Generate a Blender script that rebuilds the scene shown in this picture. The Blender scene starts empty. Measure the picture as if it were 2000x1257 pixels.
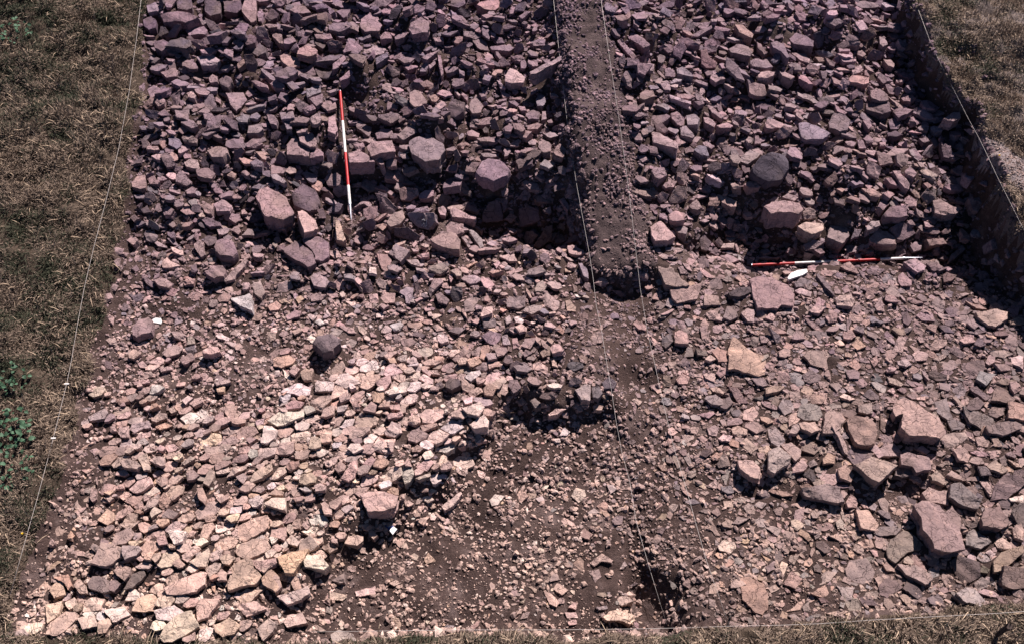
import bpy, math, random
import numpy as np
from mathutils import Vector
from mathutils.geometry import delaunay_2d_cdt

R = math.radians
rng = np.random.default_rng(7)
random.seed(7)
scene = bpy.context.scene
col = scene.collection

# ------------------------------------------------------------------ camera, sky, sun, exposure
CAM_H, PITCH, LENS = 9.2, 56.0, 35.0
cam_data = bpy.data.cameras.new('camera')
cam_data.lens = LENS
cam_data.sensor_width = 36.0
cam_data.clip_start = 0.1
cam_data.clip_end = 2000.0
cam = bpy.data.objects.new('camera', cam_data)
cam.location = (0, 0, CAM_H)
cam.rotation_euler = (R(90 - PITCH), 0, 0)
col.objects.link(cam)
scene.camera = cam

SUN_EL, SUN_AZ = 41.0, 26.0          # elevation; degrees to the right of the view direction
world = bpy.data.worlds.new('World')
scene.world = world
world.use_nodes = True
wn = world.node_tree
sky = wn.nodes.new('ShaderNodeTexSky')
sky.sky_type = 'NISHITA'
sky.sun_disc = False
sky.altitude = 300.0
sky.air_density = 0.36
sky.dust_density = 0.25
sky.ozone_density = 3.5
sky.sun_elevation = R(SUN_EL)
sky.sun_rotation = R(SUN_AZ)
wn.links.new(sky.outputs[0], wn.nodes['Background'].inputs[0])
wn.nodes['Background'].inputs[1].default_value = 0.05
sun_data = bpy.data.lights.new('sun', 'SUN')
sun_data.energy = 5.0
sun_data.angle = R(0.53)
sun_data.color = (1.0, 0.89, 0.86)
sun = bpy.data.objects.new('sun', sun_data)
col.objects.link(sun)
sdir = Vector((math.sin(R(SUN_AZ)) * math.cos(R(SUN_EL)), math.cos(R(SUN_AZ)) * math.cos(R(SUN_EL)), math.sin(R(SUN_EL))))
sun.rotation_euler = sdir.to_track_quat('Z', 'Y').to_euler()
sun.location = sdir * 40
scene.view_settings.view_transform = 'Standard'
scene.view_settings.look = 'None'
scene.view_settings.gamma = 1.0
scene.view_settings.use_curve_mapping = False
scene.view_settings.exposure = 0.85
scene.cycles.max_bounces = 4
scene.cycles.diffuse_bounces = 1

# ------------------------------------------------------------------ photograph pixel <-> place
F = LENS / 36.0 * 2000.0
CX, CY = 1000.0, 628.5
cp, sp = math.cos(R(PITCH)), math.sin(R(PITCH))

def ray(px, py):
    u = (np.asarray(px, float) - CX) / F
    v = (CY - np.asarray(py, float)) / F
    return u, cp + sp * v, -sp + cp * v

def at(px, py, z=0.0):
    dx, dy, dz = ray(px, py)
    t = (z - CAM_H) / dz
    return dx * t, dy * t

def pix(x, y, z):
    x = np.asarray(x, float); y = np.asarray(y, float); zz = np.asarray(z, float) - CAM_H
    depth = y * cp - zz * sp
    return CX + F * x / depth, CY - F * (y * sp + zz * cp) / depth

# ------------------------------------------------------------------ terrain height field
X0, X1, Y0, Y1, CELL = -9.0, 10.0, 1.2, 14.6, 0.026
gx = np.arange(X0, X1 + 1e-6, CELL); gy = np.arange(Y0, Y1 + 1e-6, CELL)
NX, NY = len(gx), len(gy)
GX, GY = np.meshgrid(gx, gy)

def idw(ctrl, x, y, p=3.2, eps=0.10):
    num = np.zeros_like(x); den = np.zeros_like(x)
    for px, py, h in ctrl:
        cx, cy = at(px, py, h)
        w = 1.0 / (((x - cx) ** 2 + (y - cy) ** 2 + eps * eps) ** (p / 2))
        num += w * h; den += w
    return num / den

TRENCH = [
 (300,20,.78),(450,60,.80),(450,45,.66),(620,25,.85),(600,45,.62),(800,30,.78),(1000,20,.80),(350,120,.66),(500,130,.64),(700,120,.74),(900,110,.72),(1040,120,.70),
 (320,220,.58),(480,190,.52),(560,170,.60),(620,230,.58),(720,210,.55),(850,220,.60),(1000,230,.60),(1080,220,.48),(300,310,.48),(430,300,.46),(520,300,.42),(600,300,.45),
 (680,300,.52),(750,296,.52),(830,300,.52),(900,300,.52),(960,340,.50),(1040,320,.48),(1090,340,.40),(1060,380,.38),
 (680,350,.26),(760,345,.24),(850,350,.22),(920,375,.16),(700,400,.14),(780,400,.14),(860,420,.10),(950,420,.0),(1050,425,-.03),(1100,430,-.05),
 (960,470,-.30),(1040,460,-.40),(1100,480,-.38),(600,330,.30),(590,400,.22),(540,380,.34),(460,360,.34),(320,380,.38),(260,430,.32),(370,440,.26),(470,440,.12),(520,450,.02),(560,462,.02),(610,420,.10),
 (300,500,.18),(420,500,.16),(520,500,.10),(600,490,.10),(700,480,.04),(780,470,.02),(850,480,.04),(900,490,.06),(1000,500,.12),(1070,500,.20),(1120,520,.05),(1000,550,.18),(850,560,.08),(700,570,.06),
 (250,620,.14),(400,600,.12),(500,620,.08),(330,690,.06),(640,700,.06),(250,760,.10),(400,780,.06),(520,780,.06),(700,700,.04),(850,680,.04),(980,660,.12),(1100,640,.18),(1150,700,.14),
 (600,800,.10),(750,780,.12),(850,820,.13),(920,830,.13),(700,900,.10),(830,900,.10),(880,920,.06),(550,950,.08),(420,950,.08),(250,900,.10),(150,900,.14),(200,1000,.08),(350,1080,.08),(500,1100,.08),(580,1120,.07),(400,1180,.06),(150,1150,.06),(640,1010,.08),(700,1000,.08),(760,985,.08),
 (1000,745,.12),(1100,740,.16),(1180,770,.10),(1050,785,.12),(1150,785,.12),
 (960,900,-.15),(920,960,-.16),(860,1000,-.18),(770,1020,-.20),(720,1060,-.18),(680,1130,-.18),(660,1190,-.16),(900,1080,-.16),(1000,1000,-.15),(1100,950,-.14),(1150,1100,-.15),(1000,1180,-.14),(850,1180,-.14),(1200,1180,-.12),
 (1258,1190,-.42),(1262,1215,-.38),(1250,1150,-.18),
 (1220,570,-.14),(1230,640,-.06),(1240,760,-.06),(1260,880,-.08),(1280,1000,-.10),(1330,1100,-.08),(1380,1190,-.04),(1450,1150,-.04),
 (1200,20,.98),(1225,120,.84),(1245,220,.70),(1265,320,.52),(1285,420,.32),(1290,490,.16),(1270,60,.84),(1380,20,.70),(1420,30,.66),(1500,30,.80),(1650,30,.80),(1740,40,.62),(1280,140,.62),(1420,150,.58),(1440,130,.50),(1550,130,.62),(1650,140,.60),(1740,150,.48),(1800,160,.40),
 (1300,250,.52),(1450,200,.36),(1540,190,.42),(1560,250,.50),(1680,240,.46),(1780,240,.40),(1850,240,.36),(1330,330,.36),(1420,330,.42),(1520,330,.44),(1660,320,.42),(1780,320,.40),(1880,330,.16),(1870,225,.44),(1840,150,.42),(1890,270,.40),
 (1300,420,.20),(1400,400,.16),(1530,400,.34),(1650,400,.30),(1760,400,.30),(1880,400,.02),(1330,460,.08),(1420,460,-.12),(1500,470,-.14),(1560,480,-.12),(1640,490,-.12),(1720,490,-.12),(1600,440,.10),(1700,450,.08),
 (1400,492,-.10),(1560,500,-.08),(1680,502,-.08),(1800,480,-.08),(1900,480,-.08),(1960,520,-.10),(1420,515,.06),(1520,522,.06),(1640,520,.06),(1780,525,.08),(1850,560,.02),(1930,580,.0),
 (1330,560,.08),(1450,590,.06),(1600,580,.05),(1750,600,.05),(1900,640,.08),(1990,640,.08),(1320,700,.02),(1460,700,.06),(1600,700,.05),(1750,720,.05),(1900,720,.06),(1300,800,-.04),(1450,800,.0),(1600,800,.06),(1780,800,.10),(1920,800,.08),
 (1560,850,.12),(1640,860,.12),(1550,878,-.06),(1650,885,-.04),(1700,870,.06),(1480,900,.06),(1530,900,.08),(1500,945,-.12),(1440,960,-.10),(1700,920,.14),(1800,910,.14),(1720,960,-.24),(1770,965,-.24),(1810,950,-.12),(1830,925,.08),
 (1600,960,.02),(1570,985,-.06),(1900,900,.08),(1990,900,.06),(1850,1020,.06),(1950,1000,.04),(1740,1030,-.06),(1650,1020,-.06),(1600,1100,-.06),(1760,1090,-.06),(1880,1090,-.06),(1960,1080,.0),(1650,1180,-.02),(1850,1170,-.02),(1450,1050,-.08),(1380,960,-.08)]
LEFT = [(0,-40,.98),(150,0,.92),(260,0,.88),(100,200,.76),(240,200,.70),(60,400,.58),(200,400,.48),(80,600,.42),(160,600,.36),(40,760,.36),(130,760,.28),(30,880,.34),(90,900,.24),(20,1040,.24),(0,1160,.18),(-200,600,.45),(-200,1100,.25),(-300,100,.9)]
RIGHT = [(1800,20,1.15),(1840,110,1.02),(1960,60,1.20),(1875,180,.80),(1897,228,.56),(1915,240,.60),(1950,262,.66),(1990,190,.98),(1940,200,.92),(1912,272,.68),(1935,320,.74),(1990,300,.72),(2000,370,.74),(1990,420,.68),(2100,300,.85),(2050,560,.50),(2200,100,1.2),(2200,600,.6)]
BAULK = [(1130,-20,1.06),(1140,100,.94),(1160,220,.80),(1180,320,.65),(1200,420,.44),(1210,480,.27),(1215,520,.12),(1220,545,.02)]
BOTTOM = [(20,1250,.12),(300,1262,.10),(600,1255,.05),(900,1250,-.03),(1200,1245,-.02),(1500,1235,.06),(1750,1215,.08),(1990,1195,.10),(1000,1400,.05)]

def poly_xy(pts):
    return [at(px, py, z) for px, py, z in pts]

def inside(poly, x, y):
    res = np.zeros(x.shape, bool)
    n = len(poly)
    for i in range(n):
        xa, ya = poly[i]; xb, yb = poly[(i + 1) % n]
        c = ((ya > y) != (yb > y))
        with np.errstate(divide='ignore', invalid='ignore'):
            xi = (xb - xa) * (y - ya) / (yb - ya) + xa
        res ^= c & (x < xi)
    return res

def edge_dist(poly, x, y, lim=0.4):
    d2 = np.full(x.shape, lim * lim)
    n = len(poly)
    for i in range(n):
        xa, ya = poly[i]; xb, yb = poly[(i + 1) % n]
        dx, dy = xb - xa, yb - ya
        L = dx * dx + dy * dy + 1e-12
        t = np.clip(((x - xa) * dx + (y - ya) * dy) / L, 0, 1)
        d2 = np.minimum(d2, (x - xa - t * dx) ** 2 + (y - ya - t * dy) ** 2)
    return np.sqrt(d2)

LEFT_P = poly_xy([(290,-160,.9),(284,-60,.88),(272,100,.8),(262,200,.68),(245,330,.55),(222,430,.48),(205,520,.4),(190,620,.34),(168,700,.3),(155,760,.28),(130,850,.25),(100,950,.22),(60,1050,.2),(30,1120,.18),(8,1200,.15),(-30,1300,.1),(-1400,1300,.1),(-1400,-160,.9)])
RIGHT_P = poly_xy([(1750,-160,1.2),(1795,20,1.13),(1838,125,1.0),(1868,182,.8),(1893,228,.56),(1908,262,.64),(1942,335,.74),(1972,395,.70),(2005,460,.64),(2040,540,.54),(2080,640,.45),(3200,700,.45),(3200,-160,1.2)])
BAULK_P = poly_xy([(1078,-160,1.15),(1082,0,1.1),(1088,60,1.05),(1102,180,.9),(1114,280,.75),(1130,400,.53),(1146,480,.3),(1152,520,.15),(1175,552,.06),(1235,550,.06),(1276,522,.15),(1270,480,.3),(1260,400,.53),(1244,300,.72),(1225,200,.88),(1203,100,1.0),(1180,0,1.1),(1162,-160,1.15)])
BOTTOM_P = poly_xy([(-1400,1195,.1),(5,1205,.12),(30,1243,.1),(300,1252,.08),(560,1250,.05),(640,1249,.02),(900,1240,-.03),(1130,1240,-.03),(1290,1228,-.02),(1450,1222,.05),(1640,1204,.07),(1800,1196,.08),(1880,1186,.08),(2010,1172,.1),(3000,1150,.1),(3000,1700,.1),(-1400,1700,.1)])

def value_noise(x, y, scale, seed):
    r = np.random.default_rng(seed)
    G = r.random((256, 256))
    u = x / scale + 1000.0; v = y / scale + 1000.0
    iu = np.floor(u).astype(int); iv = np.floor(v).astype(int)
    fu = u - iu; fv = v - iv
    fu = fu * fu * (3 - 2 * fu); fv = fv * fv * (3 - 2 * fv)
    a = G[iu % 256, iv % 256]; b = G[(iu + 1) % 256, iv % 256]; c = G[iu % 256, (iv + 1) % 256]; d = G[(iu + 1) % 256, (iv + 1) % 256]
    return (a * (1 - fu) + b * fu) * (1 - fv) + (c * (1 - fu) + d * fu) * fv - 0.5

h = idw(TRENCH, GX, GY, 3.2, .15)
GULLY = (poly_xy([(585,335,.42),(640,322,.5),(690,320,.54),(745,318,.55),(800,318,.55),(860,326,.54),(915,335,.52),(940,356,.5),(1000,370,.46),(1060,384,.42),(1128,398,.38)]) +
         poly_xy([(1140,470,-.1),(1100,494,.0),(1040,480,.05),(960,470,.03),(900,458,.03),(800,455,.03),(700,452,.04),(640,440,.08),(596,400,.15)]),
         [(640,360,.24),(680,350,.20),(800,350,.19),(900,365,.16),(700,420,.10),(850,430,.08),(960,430,-.02),(1040,462,-.32),(1100,450,-.24),(1000,400,.08),(1070,415,.0)])
GULLY2 = (poly_xy([(1345,470,.12),(1400,440,.16),(1480,436,.2),(1540,448,.18),(1575,474,.14),(1640,482,.14),(1700,480,.14),(1780,470,.14),(1850,458,.12),(1905,440,.12)]) +
          poly_xy([(1965,530,-.1),(1880,530,-.05),(1805,506,.02),(1640,508,.04),(1470,514,.04),(1400,505,.03),(1352,500,.03)]),
          [(1400,480,-.14),(1500,480,-.17),(1640,495,-.17),(1800,490,-.16),(1900,490,-.16)])
GFLOOR = (poly_xy([(955,822,.1),(995,792,.06),(1080,793,.06),(1190,796,.04),(1228,830,0.),(1236,900,-.05),(1245,1000,-.08),(1255,1100,-.1),(1262,1236,-.05),(1150,1248,-.1),(650,1252,-.05),(632,1170,.06),(680,1112,.07),(730,1052,.08),(752,1012,.08),(800,1005,.08),(868,972,.08),(930,912,.08),(905,885,.1),(938,850,.12)]),
          [(960,860,-.12),(1100,820,-.10),(1190,830,-.07),(900,960,-.18),(780,1030,-.21),(700,1100,-.19),(680,1180,-.18),(1000,1000,-.16),(1100,1100,-.16),(900,1150,-.16),(1200,1000,-.14),(1200,1180,-.14),(1258,1195,-.44)])
for (poly, ctrl), soft in ((GULLY, .10), (GULLY2, .10), (GFLOOR, .16)):
    lo = idw(ctrl, GX, GY)
    ins = inside(poly, GX, GY)
    d = edge_dist(poly, GX, GY) * np.where(ins, 1, -1) + value_noise(GX, GY, .30, 5) * .24 + value_noise(GX, GY, .10, 6) * .10
    k = np.clip(d / soft * .5 + .5, 0, 1); k = k * k * (3 - 2 * k)
    h = h * (1 - k) + np.minimum(lo, h) * k
ZONE = np.zeros(GX.shape, int)             # 0 trench, 1 left turf, 2 right turf, 3 earth strip, 4 turf at the bottom
wob = value_noise(GX, GY, .30, 3) * .16 + value_noise(GX, GY, .11, 4) * .09
RIMBAND = np.zeros(GX.shape, bool)
for zi, ctrl, poly, soft in ((1, LEFT, LEFT_P, .16), (2, RIGHT, RIGHT_P, .07), (3, BAULK, BAULK_P, .17), (4, BOTTOM, BOTTOM_P, .10)):
    top = idw(ctrl, GX, GY, 2.6, .55)
    ins = inside(poly, GX, GY)
    d = edge_dist(poly, GX, GY) * np.where(ins, 1, -1) + wob * (.75 if zi == 3 else .8)
    k = np.clip(d / soft * .5 + .5, 0, 1); k = k * k * (3 - 2 * k)
    hi = np.maximum(top, h) if zi != 4 else top
    h = h * (1 - k) + hi * k
    ZONE[d > 0] = zi
    RIMBAND |= (d > -{1: .11, 2: .03, 3: .03, 4: .03}[zi]) & (d <= 0)
turf = (ZONE == 1) | (ZONE == 2) | (ZONE == 4)
h += np.where(turf, .4, 1) * value_noise(GX, GY, .38, 11) * np.where(GY > 6.6, .13, .055) + value_noise(GX, GY, .17, 12) * .030 + value_noise(GX, GY, .07, 13) * .018
h += np.where(turf, value_noise(GX, GY, .30, 14) * .09 + value_noise(GX, GY, .10, 15) * .06, 0)
# small washed hollows and lumps along the turf and strip edges
h += np.where(ZONE == 3, value_noise(GX, GY, .30, 17) * .03 + value_noise(GX, GY, .06, 16) * .028, 0)
H = h

def sample(A, x, y):
    u = np.clip((np.asarray(x, float) - X0) / CELL, 0, NX - 1.001); v = np.clip((np.asarray(y, float) - Y0) / CELL, 0, NY - 1.001)
    i = u.astype(int); j = v.astype(int); fu = u - i; fv = v - j
    return (A[j, i] * (1 - fu) + A[j, i + 1] * fu) * (1 - fv) + (A[j + 1, i] * (1 - fu) + A[j + 1, i + 1] * fu) * fv

def zone_of(x, y):
    i = np.clip(((np.asarray(x) - X0) / CELL).astype(int), 0, NX - 1); j = np.clip(((np.asarray(y) - Y0) / CELL).astype(int), 0, NY - 1)
    return ZONE[j, i]

ZS = np.arange(1.75, -0.7, -0.012)
def hit(px, py, lift=0.0, field=None):
    """point of the ground (raised by lift) that the photograph shows at this pixel"""
    A = H if field is None else field
    dx, dy, dz = ray(px, py)
    t = (ZS - CAM_H) / dz
    x, y = dx * t, dy * t
    g = sample(A, x, y) + lift
    w = np.nonzero(ZS <= g)[0]
    k = w[0] if len(w) else len(ZS) - 1
    return np.array((x[k], y[k], g[k]))

# ------------------------------------------------------------------ materials
def new_mat(name):
    m = bpy.data.materials.new(name); m.use_nodes = True
    nt = m.node_tree
    return m, nt, nt.nodes['Principled BSDF']

def node(nt, kind, **kw):
    n = nt.nodes.new(kind)
    for k, v in kw.items():
        if k.startswith('i_'):
            n.inputs[k[2:].replace('_', ' ')].default_value = v
        else:
            setattr(n, k, v)
    return n

def ramp(nt, stops):
    r = nt.nodes.new('ShaderNodeValToRGB')
    while len(r.color_ramp.elements) < len(stops):
        r.color_ramp.elements.new(.5)
    for e, (p, c) in zip(r.color_ramp.elements, stops):
        e.position = p; e.color = (*c, 1) if len(c) == 3 else c
    return r

def mixc(nt, blend, fac, a, b):
    m = nt.nodes.new('ShaderNodeMix'); m.data_type = 'RGBA'; m.blend_type = blend
    for s, v in ((0, fac), (6, a), (7, b)):
        if hasattr(v, 'links') or hasattr(v, 'is_linked'):
            nt.links.new(v, m.inputs[s])
        elif s == 0:
            m.inputs[0].default_value = v
        else:
            m.inputs[s].default_value = (*v, 1)
    return m.outputs[2]

def stone_material(name, dust=0.45):
    m, nt, b = new_mat(name)
    L = nt.links
    at_ = node(nt, 'ShaderNodeAttribute', attribute_name='Col')
    geo = node(nt, 'ShaderNodeNewGeometry')
    n1 = node(nt, 'ShaderNodeTexNoise', i_Scale=11.0, i_Detail=7.0, i_Roughness=.7)
    n2 = node(nt, 'ShaderNodeTexNoise', i_Scale=60.0, i_Detail=4.0, i_Roughness=.7)
    n3 = node(nt, 'ShaderNodeTexNoise', i_Scale=3.2, i_Detail=3.0)
    vo = node(nt, 'ShaderNodeTexVoronoi', i_Scale=48.0)
    for n in (n1, n2, n3, vo):
        L.new(geo.outputs['Position'], n.inputs['Vector'])
    r1 = ramp(nt, [(.30, (.52, .50, .53)), (.50, (.95, .95, .95)), (.72, (1.35, 1.29, 1.22))])
    L.new(n1.outputs[0], r1.inputs[0])
    c = mixc(nt, 'MULTIPLY', .85, at_.outputs[0], r1.outputs[0])
    r2 = ramp(nt, [(.32, (.34, .31, .34)), (.46, (1, 1, 1)), (.70, (1.22, 1.2, 1.16))])
    L.new(n2.outputs[0], r2.inputs[0])
    c = mixc(nt, 'MULTIPLY', .8, c, r2.outputs[0])
    r3 = ramp(nt, [(.05, (.42, .38, .40)), (.16, (1, 1, 1))])          # pits in the limestone
    L.new(vo.outputs['Distance'], r3.inputs[0])
    c = mixc(nt, 'MULTIPLY', .55, c, r3.outputs[0])
    dn = node(nt, 'ShaderNodeTexNoise', i_Scale=7.0, i_Detail=3.0)
    L.new(geo.outputs['Position'], dn.inputs['Vector'])
    dm = nt.nodes.new('ShaderNodeMix'); dm.data_type = 'RGBA'; dm.blend_type = 'LINEAR_LIGHT'; dm.inputs[0].default_value = .16
    L.new(geo.outputs['Position'], dm.inputs[6]); L.new(dn.outputs['Color'], dm.inputs[7])
    vc = node(nt, 'ShaderNodeTexVoronoi', feature='DISTANCE_TO_EDGE', i_Scale=5.5)
    L.new(dm.outputs[2], vc.inputs['Vector'])
    rc = ramp(nt, [(.006, (.22, .19, .20)), (.022, (1, 1, 1))])          # cracks
    L.new(vc.outputs['Distance'], rc.inputs[0])
    c = mixc(nt, 'MULTIPLY', .5, c, rc.outputs[0])
    r4 = ramp(nt, [(.50, (0, 0, 0)), (.66, (dust, dust, dust))])        # soil dust clinging in patches
    L.new(n3.outputs[0], r4.inputs[0])
    c = mixc(nt, 'MIX', r4.outputs[0], c, (.17, .12, .105))
    L.new(c, b.inputs['Base Color'])
    b.inputs['Roughness'].default_value = .92
    b.inputs['Specular IOR Level'].default_value = .22
    bu = node(nt, 'ShaderNodeBump', i_Strength=1.0, i_Distance=.016)
    mx = nt.nodes.new('ShaderNodeMath'); mx.operation = 'ADD'
    L.new(n1.outputs[0], mx.inputs[0]); 
    m2 = nt.nodes.new('ShaderNodeMath'); m2.operation = 'MULTIPLY'; m2.inputs[1].default_value = .35
    L.new(n2.outputs[0], m2.inputs[0]); L.new(m2.outputs[0], mx.inputs[1])
    mc = nt.nodes.new('ShaderNodeMath'); mc.operation = 'MULTIPLY_ADD'; mc.inputs[1].default_value = .5
    L.new(rc.outputs[0], mc.inputs[0]); L.new(mx.outputs[0], mc.inputs[2])
    L.new(mc.outputs[0], bu.inputs['Height']); L.new(bu.outputs[0], b.inputs['Normal'])
    return m

def soil_material(name, dark, mid, pale, scale=1.0):
    m, nt, b = new_mat(name)
    L = nt.links
    geo = node(nt, 'ShaderNodeNewGeometry')
    n1 = node(nt, 'ShaderNodeTexNoise', i_Scale=2.6 * scale, i_Detail=8.0, i_Roughness=.7)
    n2 = node(nt, 'ShaderNodeTexNoise', i_Scale=70.0 * scale, i_Detail=4.0, i_Roughness=.75)
    vo = node(nt, 'ShaderNodeTexNoise', i_Scale=24.0 * scale, i_Detail=5.0, i_Roughness=.7)
    for n in (n1, n2, vo):
        L.new(geo.outputs['Position'], n.inputs['Vector'])
    r1 = ramp(nt, [(.30, dark), (.52, mid), (.72, pale)])
    L.new(n1.outputs[0], r1.inputs[0])
    r2 = ramp(nt, [(.3, (.55, .55, .55)), (.5, (1, 1, 1)), (.72, (1.7, 1.62, 1.55))])
    L.new(n2.outputs[0], r2.inputs[0])
    c = mixc(nt, 'MULTIPLY', .9, r1.outputs[0], r2.outputs[0])
    L.new(c, b.inputs['Base Color'])
    b.inputs['Roughness'].default_value = .96
    b.inputs['Specular IOR Level'].default_value = .12
    bu = node(nt, 'ShaderNodeBump', i_Strength=.9, i_Distance=.015)
    ad = nt.nodes.new('ShaderNodeMath'); ad.operation = 'ADD'
    L.new(n2.outputs[0], ad.inputs[0]); L.new(vo.outputs[0], ad.inputs[1])
    L.new(ad.outputs[0], bu.inputs['Height']); L.new(bu.outputs[0], b.inputs['Normal'])
    return m

def attr_material(name, rough=.8, translucent=False):
    m, nt, b = new_mat(name)
    a = node(nt, 'ShaderNodeAttribute', attribute_name='Col')
    nt.links.new(a.outputs[0], b.inputs['Base Color'])
    b.inputs['Roughness'].default_value = rough
    b.inputs['Specular IOR Level'].default_value = .2
    return m

def plain(name, c, rough=.6, spec=.3, metal=0.0, var=.12, scale=40.0):
    m, nt, b = new_mat(name)
    geo = node(nt, 'ShaderNodeNewGeometry')
    n1 = node(nt, 'ShaderNodeTexNoise', i_Scale=scale, i_Detail=4.0)
    nt.links.new(geo.outputs['Position'], n1.inputs['Vector'])
    r = ramp(nt, [(.3, tuple(v * (1 - 2 * var) for v in c)), (.6, c)])
    nt.links.new(n1.outputs[0], r.inputs[0])
    nt.links.new(r.outputs[0], b.inputs['Base Color'])
    b.inputs['Roughness'].default_value = rough
    b.inputs['Specular IOR Level'].default_value = spec
    b.inputs['Metallic'].default_value = metal
    return m

M_STONE = stone_material('limestone')
M_SOIL = soil_material('trench soil', (.036, .024, .022), (.070, .047, .042), (.170, .126, .118))
M_STRIP = soil_material('strip soil', (.046, .033, .034), (.085, .062, .062), (.150, .112, .108))
M_TURF = soil_material('turf soil', (.034, .026, .020), (.075, .056, .042), (.130, .098, .076), 1.3)
M_WORN = soil_material('worn turf', (.085, .068, .062), (.15, .122, .114), (.22, .185, .175), 1.3)
M_PATH = soil_material('path soil', (.17, .14, .14), (.25, .21, .21), (.33, .28, .28))
M_GRASS = attr_material('grass blades', .85)
M_LEAF = attr_material('leaves', .55)
M_RED = plain('red paint', (.50, .018, .022), .5, .35, var=.22, scale=26.0)
M_WHITE = plain('white paint', (.80, .77, .74), .5, .35, var=.16, scale=26.0)
M_STEEL = plain('steel point', (.42, .44, .50), .4, .5, .6)
M_STRING = plain('string', (.66, .61, .57), .8, .2, var=.05)
M_CARD = plain('white card', (.86, .85, .82), .7, .2, var=.02)
M_BLUE = plain('blue print', (.06, .09, .28), .5, .3, var=.3, scale=120.0)
M_IRON = plain('dark iron', (.035, .025, .025), .7, .3, var=.3)
M_WOOD = plain('dark wood', (.07, .05, .045), .85, .2, var=.3)
M_ROOT = plain('root bark', (.16, .11, .085), .9, .1, var=.3)
M_YELLOW = plain('yellow petals', (.75, .50, .03), .6, .2, var=.1)
M_CHALK = plain('chalk marks', (.62, .60, .62), .9, .1, var=.1)

# ------------------------------------------------------------------ mesh helpers
def mesh_obj(name, verts, faces, mat, parent=None, colors=None, loc=(0, 0, 0), smooth=False):
    me = bpy.data.meshes.new(name)
    me.from_pydata([tuple(v) for v in verts], [], [tuple(f) for f in faces])
    me.materials.append(mat)
    if colors is not None:
        a = me.color_attributes.new('Col', 'FLOAT_COLOR', 'POINT')
        c = np.ones((len(verts), 4), np.float32); c[:, :3] = colors
        a.data.foreach_set('color', c.ravel())
    if smooth:
        me.polygons.foreach_set('use_smooth', [True] * len(me.polygons))
    o = bpy.data.objects.new(name, me)
    o.location = loc
    if parent is not None:
        o.parent = parent
    col.objects.link(o)
    return o

def big_mesh(name, V, faces_list, mat, parent=None, colors=None):
    """V (n,3); faces_list = list of int arrays (m,k), one per polygon size"""
    me = bpy.data.meshes.new(name)
    nv = len(V)
    me.vertices.add(nv)
    me.vertices.foreach_set('co', np.ascontiguousarray(V, np.float32).ravel())
    loops = np.concatenate([f.ravel() for f in faces_list]).astype(np.int32)
    sizes = np.concatenate([np.full(len(f), f.shape[1], np.int32) for f in faces_list])
    starts = np.concatenate([[0], np.cumsum(sizes)[:-1]]).astype(np.int32)
    me.loops.add(len(loops)); me.loops.foreach_set('vertex_index', loops)
    me.polygons.add(len(sizes)); me.polygons.foreach_set('loop_start', starts)
    me.polygons.foreach_set('loop_total', sizes)
    me.materials.append(mat)
    if colors is not None:
        a = me.color_attributes.new('Col', 'FLOAT_COLOR', 'POINT')
        c = np.ones((nv, 4), np.float32); c[:, :3] = colors
        a.data.foreach_set('color', c.ravel())
    me.polygons.foreach_set('use_smooth', np.zeros(len(sizes), bool))
    me.update(calc_edges=True); me.validate()
    o = bpy.data.objects.new(name, me)
    if parent is not None:
        o.parent = parent
    col.objects.link(o)
    return o

def tag(o, label=None, cat=None, group=None, kind=None):
    if label: o['label'] = label
    if cat: o['category'] = cat
    if group: o['group'] = group
    if kind: o['kind'] = kind
    return o

def empty(name, loc=(0, 0, 0)):
    o = bpy.data.objects.new(name, None); o.location = loc; o.empty_display_size = .1
    col.objects.link(o)
    return o

def tube_data(pts, rad, n=6, cap=True):
    pts = [Vector(p) for p in pts]
    rad = [rad] * len(pts) if not hasattr(rad, '__len__') else rad
    V, Fs = [], []
    for i, p in enumerate(pts):
        d = (pts[min(i + 1, len(pts) - 1)] - pts[max(i - 1, 0)]).normalized()
        s = d.cross(Vector((0, 0, 1)))
        if s.length < 1e-3: s = Vector((1, 0, 0))
        s.normalize(); u = s.cross(d)
        for k in range(n):
            a = 2 * math.pi * k / n
            V.append(p + (s * math.cos(a) + u * math.sin(a)) * rad[i])
    for i in range(len(pts) - 1):
        for k in range(n):
            Fs.append((i * n + k, i * n + (k + 1) % n, (i + 1) * n + (k + 1) % n, (i + 1) * n + k))
    if cap:
        Fs.append(tuple(range(n - 1, -1, -1)))
        Fs.append(tuple((len(pts) - 1) * n + k for k in range(n)))
    return V, Fs

def tube(name, pts, rad, mat, parent=None, n=6, smooth=True):
    V, Fs = tube_data(pts, rad, n)
    return mesh_obj(name, V, Fs, mat, parent, smooth=smooth)

# ------------------------------------------------------------------ the ground, one piece for each kind of surface
PATH_P = poly_xy([(1899,236,.92),(1910,228,.92),(1950,256,.9),(2000,290,.88),(2200,360,.9),(2200,470,.85),(2010,372,.8),(1975,345,.82),(1940,312,.84),(1918,275,.87)])
cell_zone = ZONE[:-1, :-1].copy()
pc = inside(PATH_P, GX[:-1, :-1], GY[:-1, :-1]) & (cell_zone == 2)
cell_zone[pc] = 5
idx = np.arange(NX * NY).reshape(NY, NX)
ALLV = np.stack([GX, GY, H], -1).reshape(-1, 3)
quads = np.stack([idx[:-1, :-1], idx[:-1, 1:], idx[1:, 1:], idx[1:, :-1]], -1)
def ground_piece(name, z, mat, label, cat):
    q = quads[cell_zone == z]
    u, inv = np.unique(q, return_inverse=True)
    o = big_mesh(name, ALLV[u], [inv.reshape(q.shape)], mat)
    o.data.polygons.foreach_set('use_smooth', [True] * len(o.data.polygons))
    tag(o, label, cat, kind='structure')
    return o
ground_piece('trench_floor', 0, M_SOIL, 'brown soil of the dug trench showing between the stones', 'soil')
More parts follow.
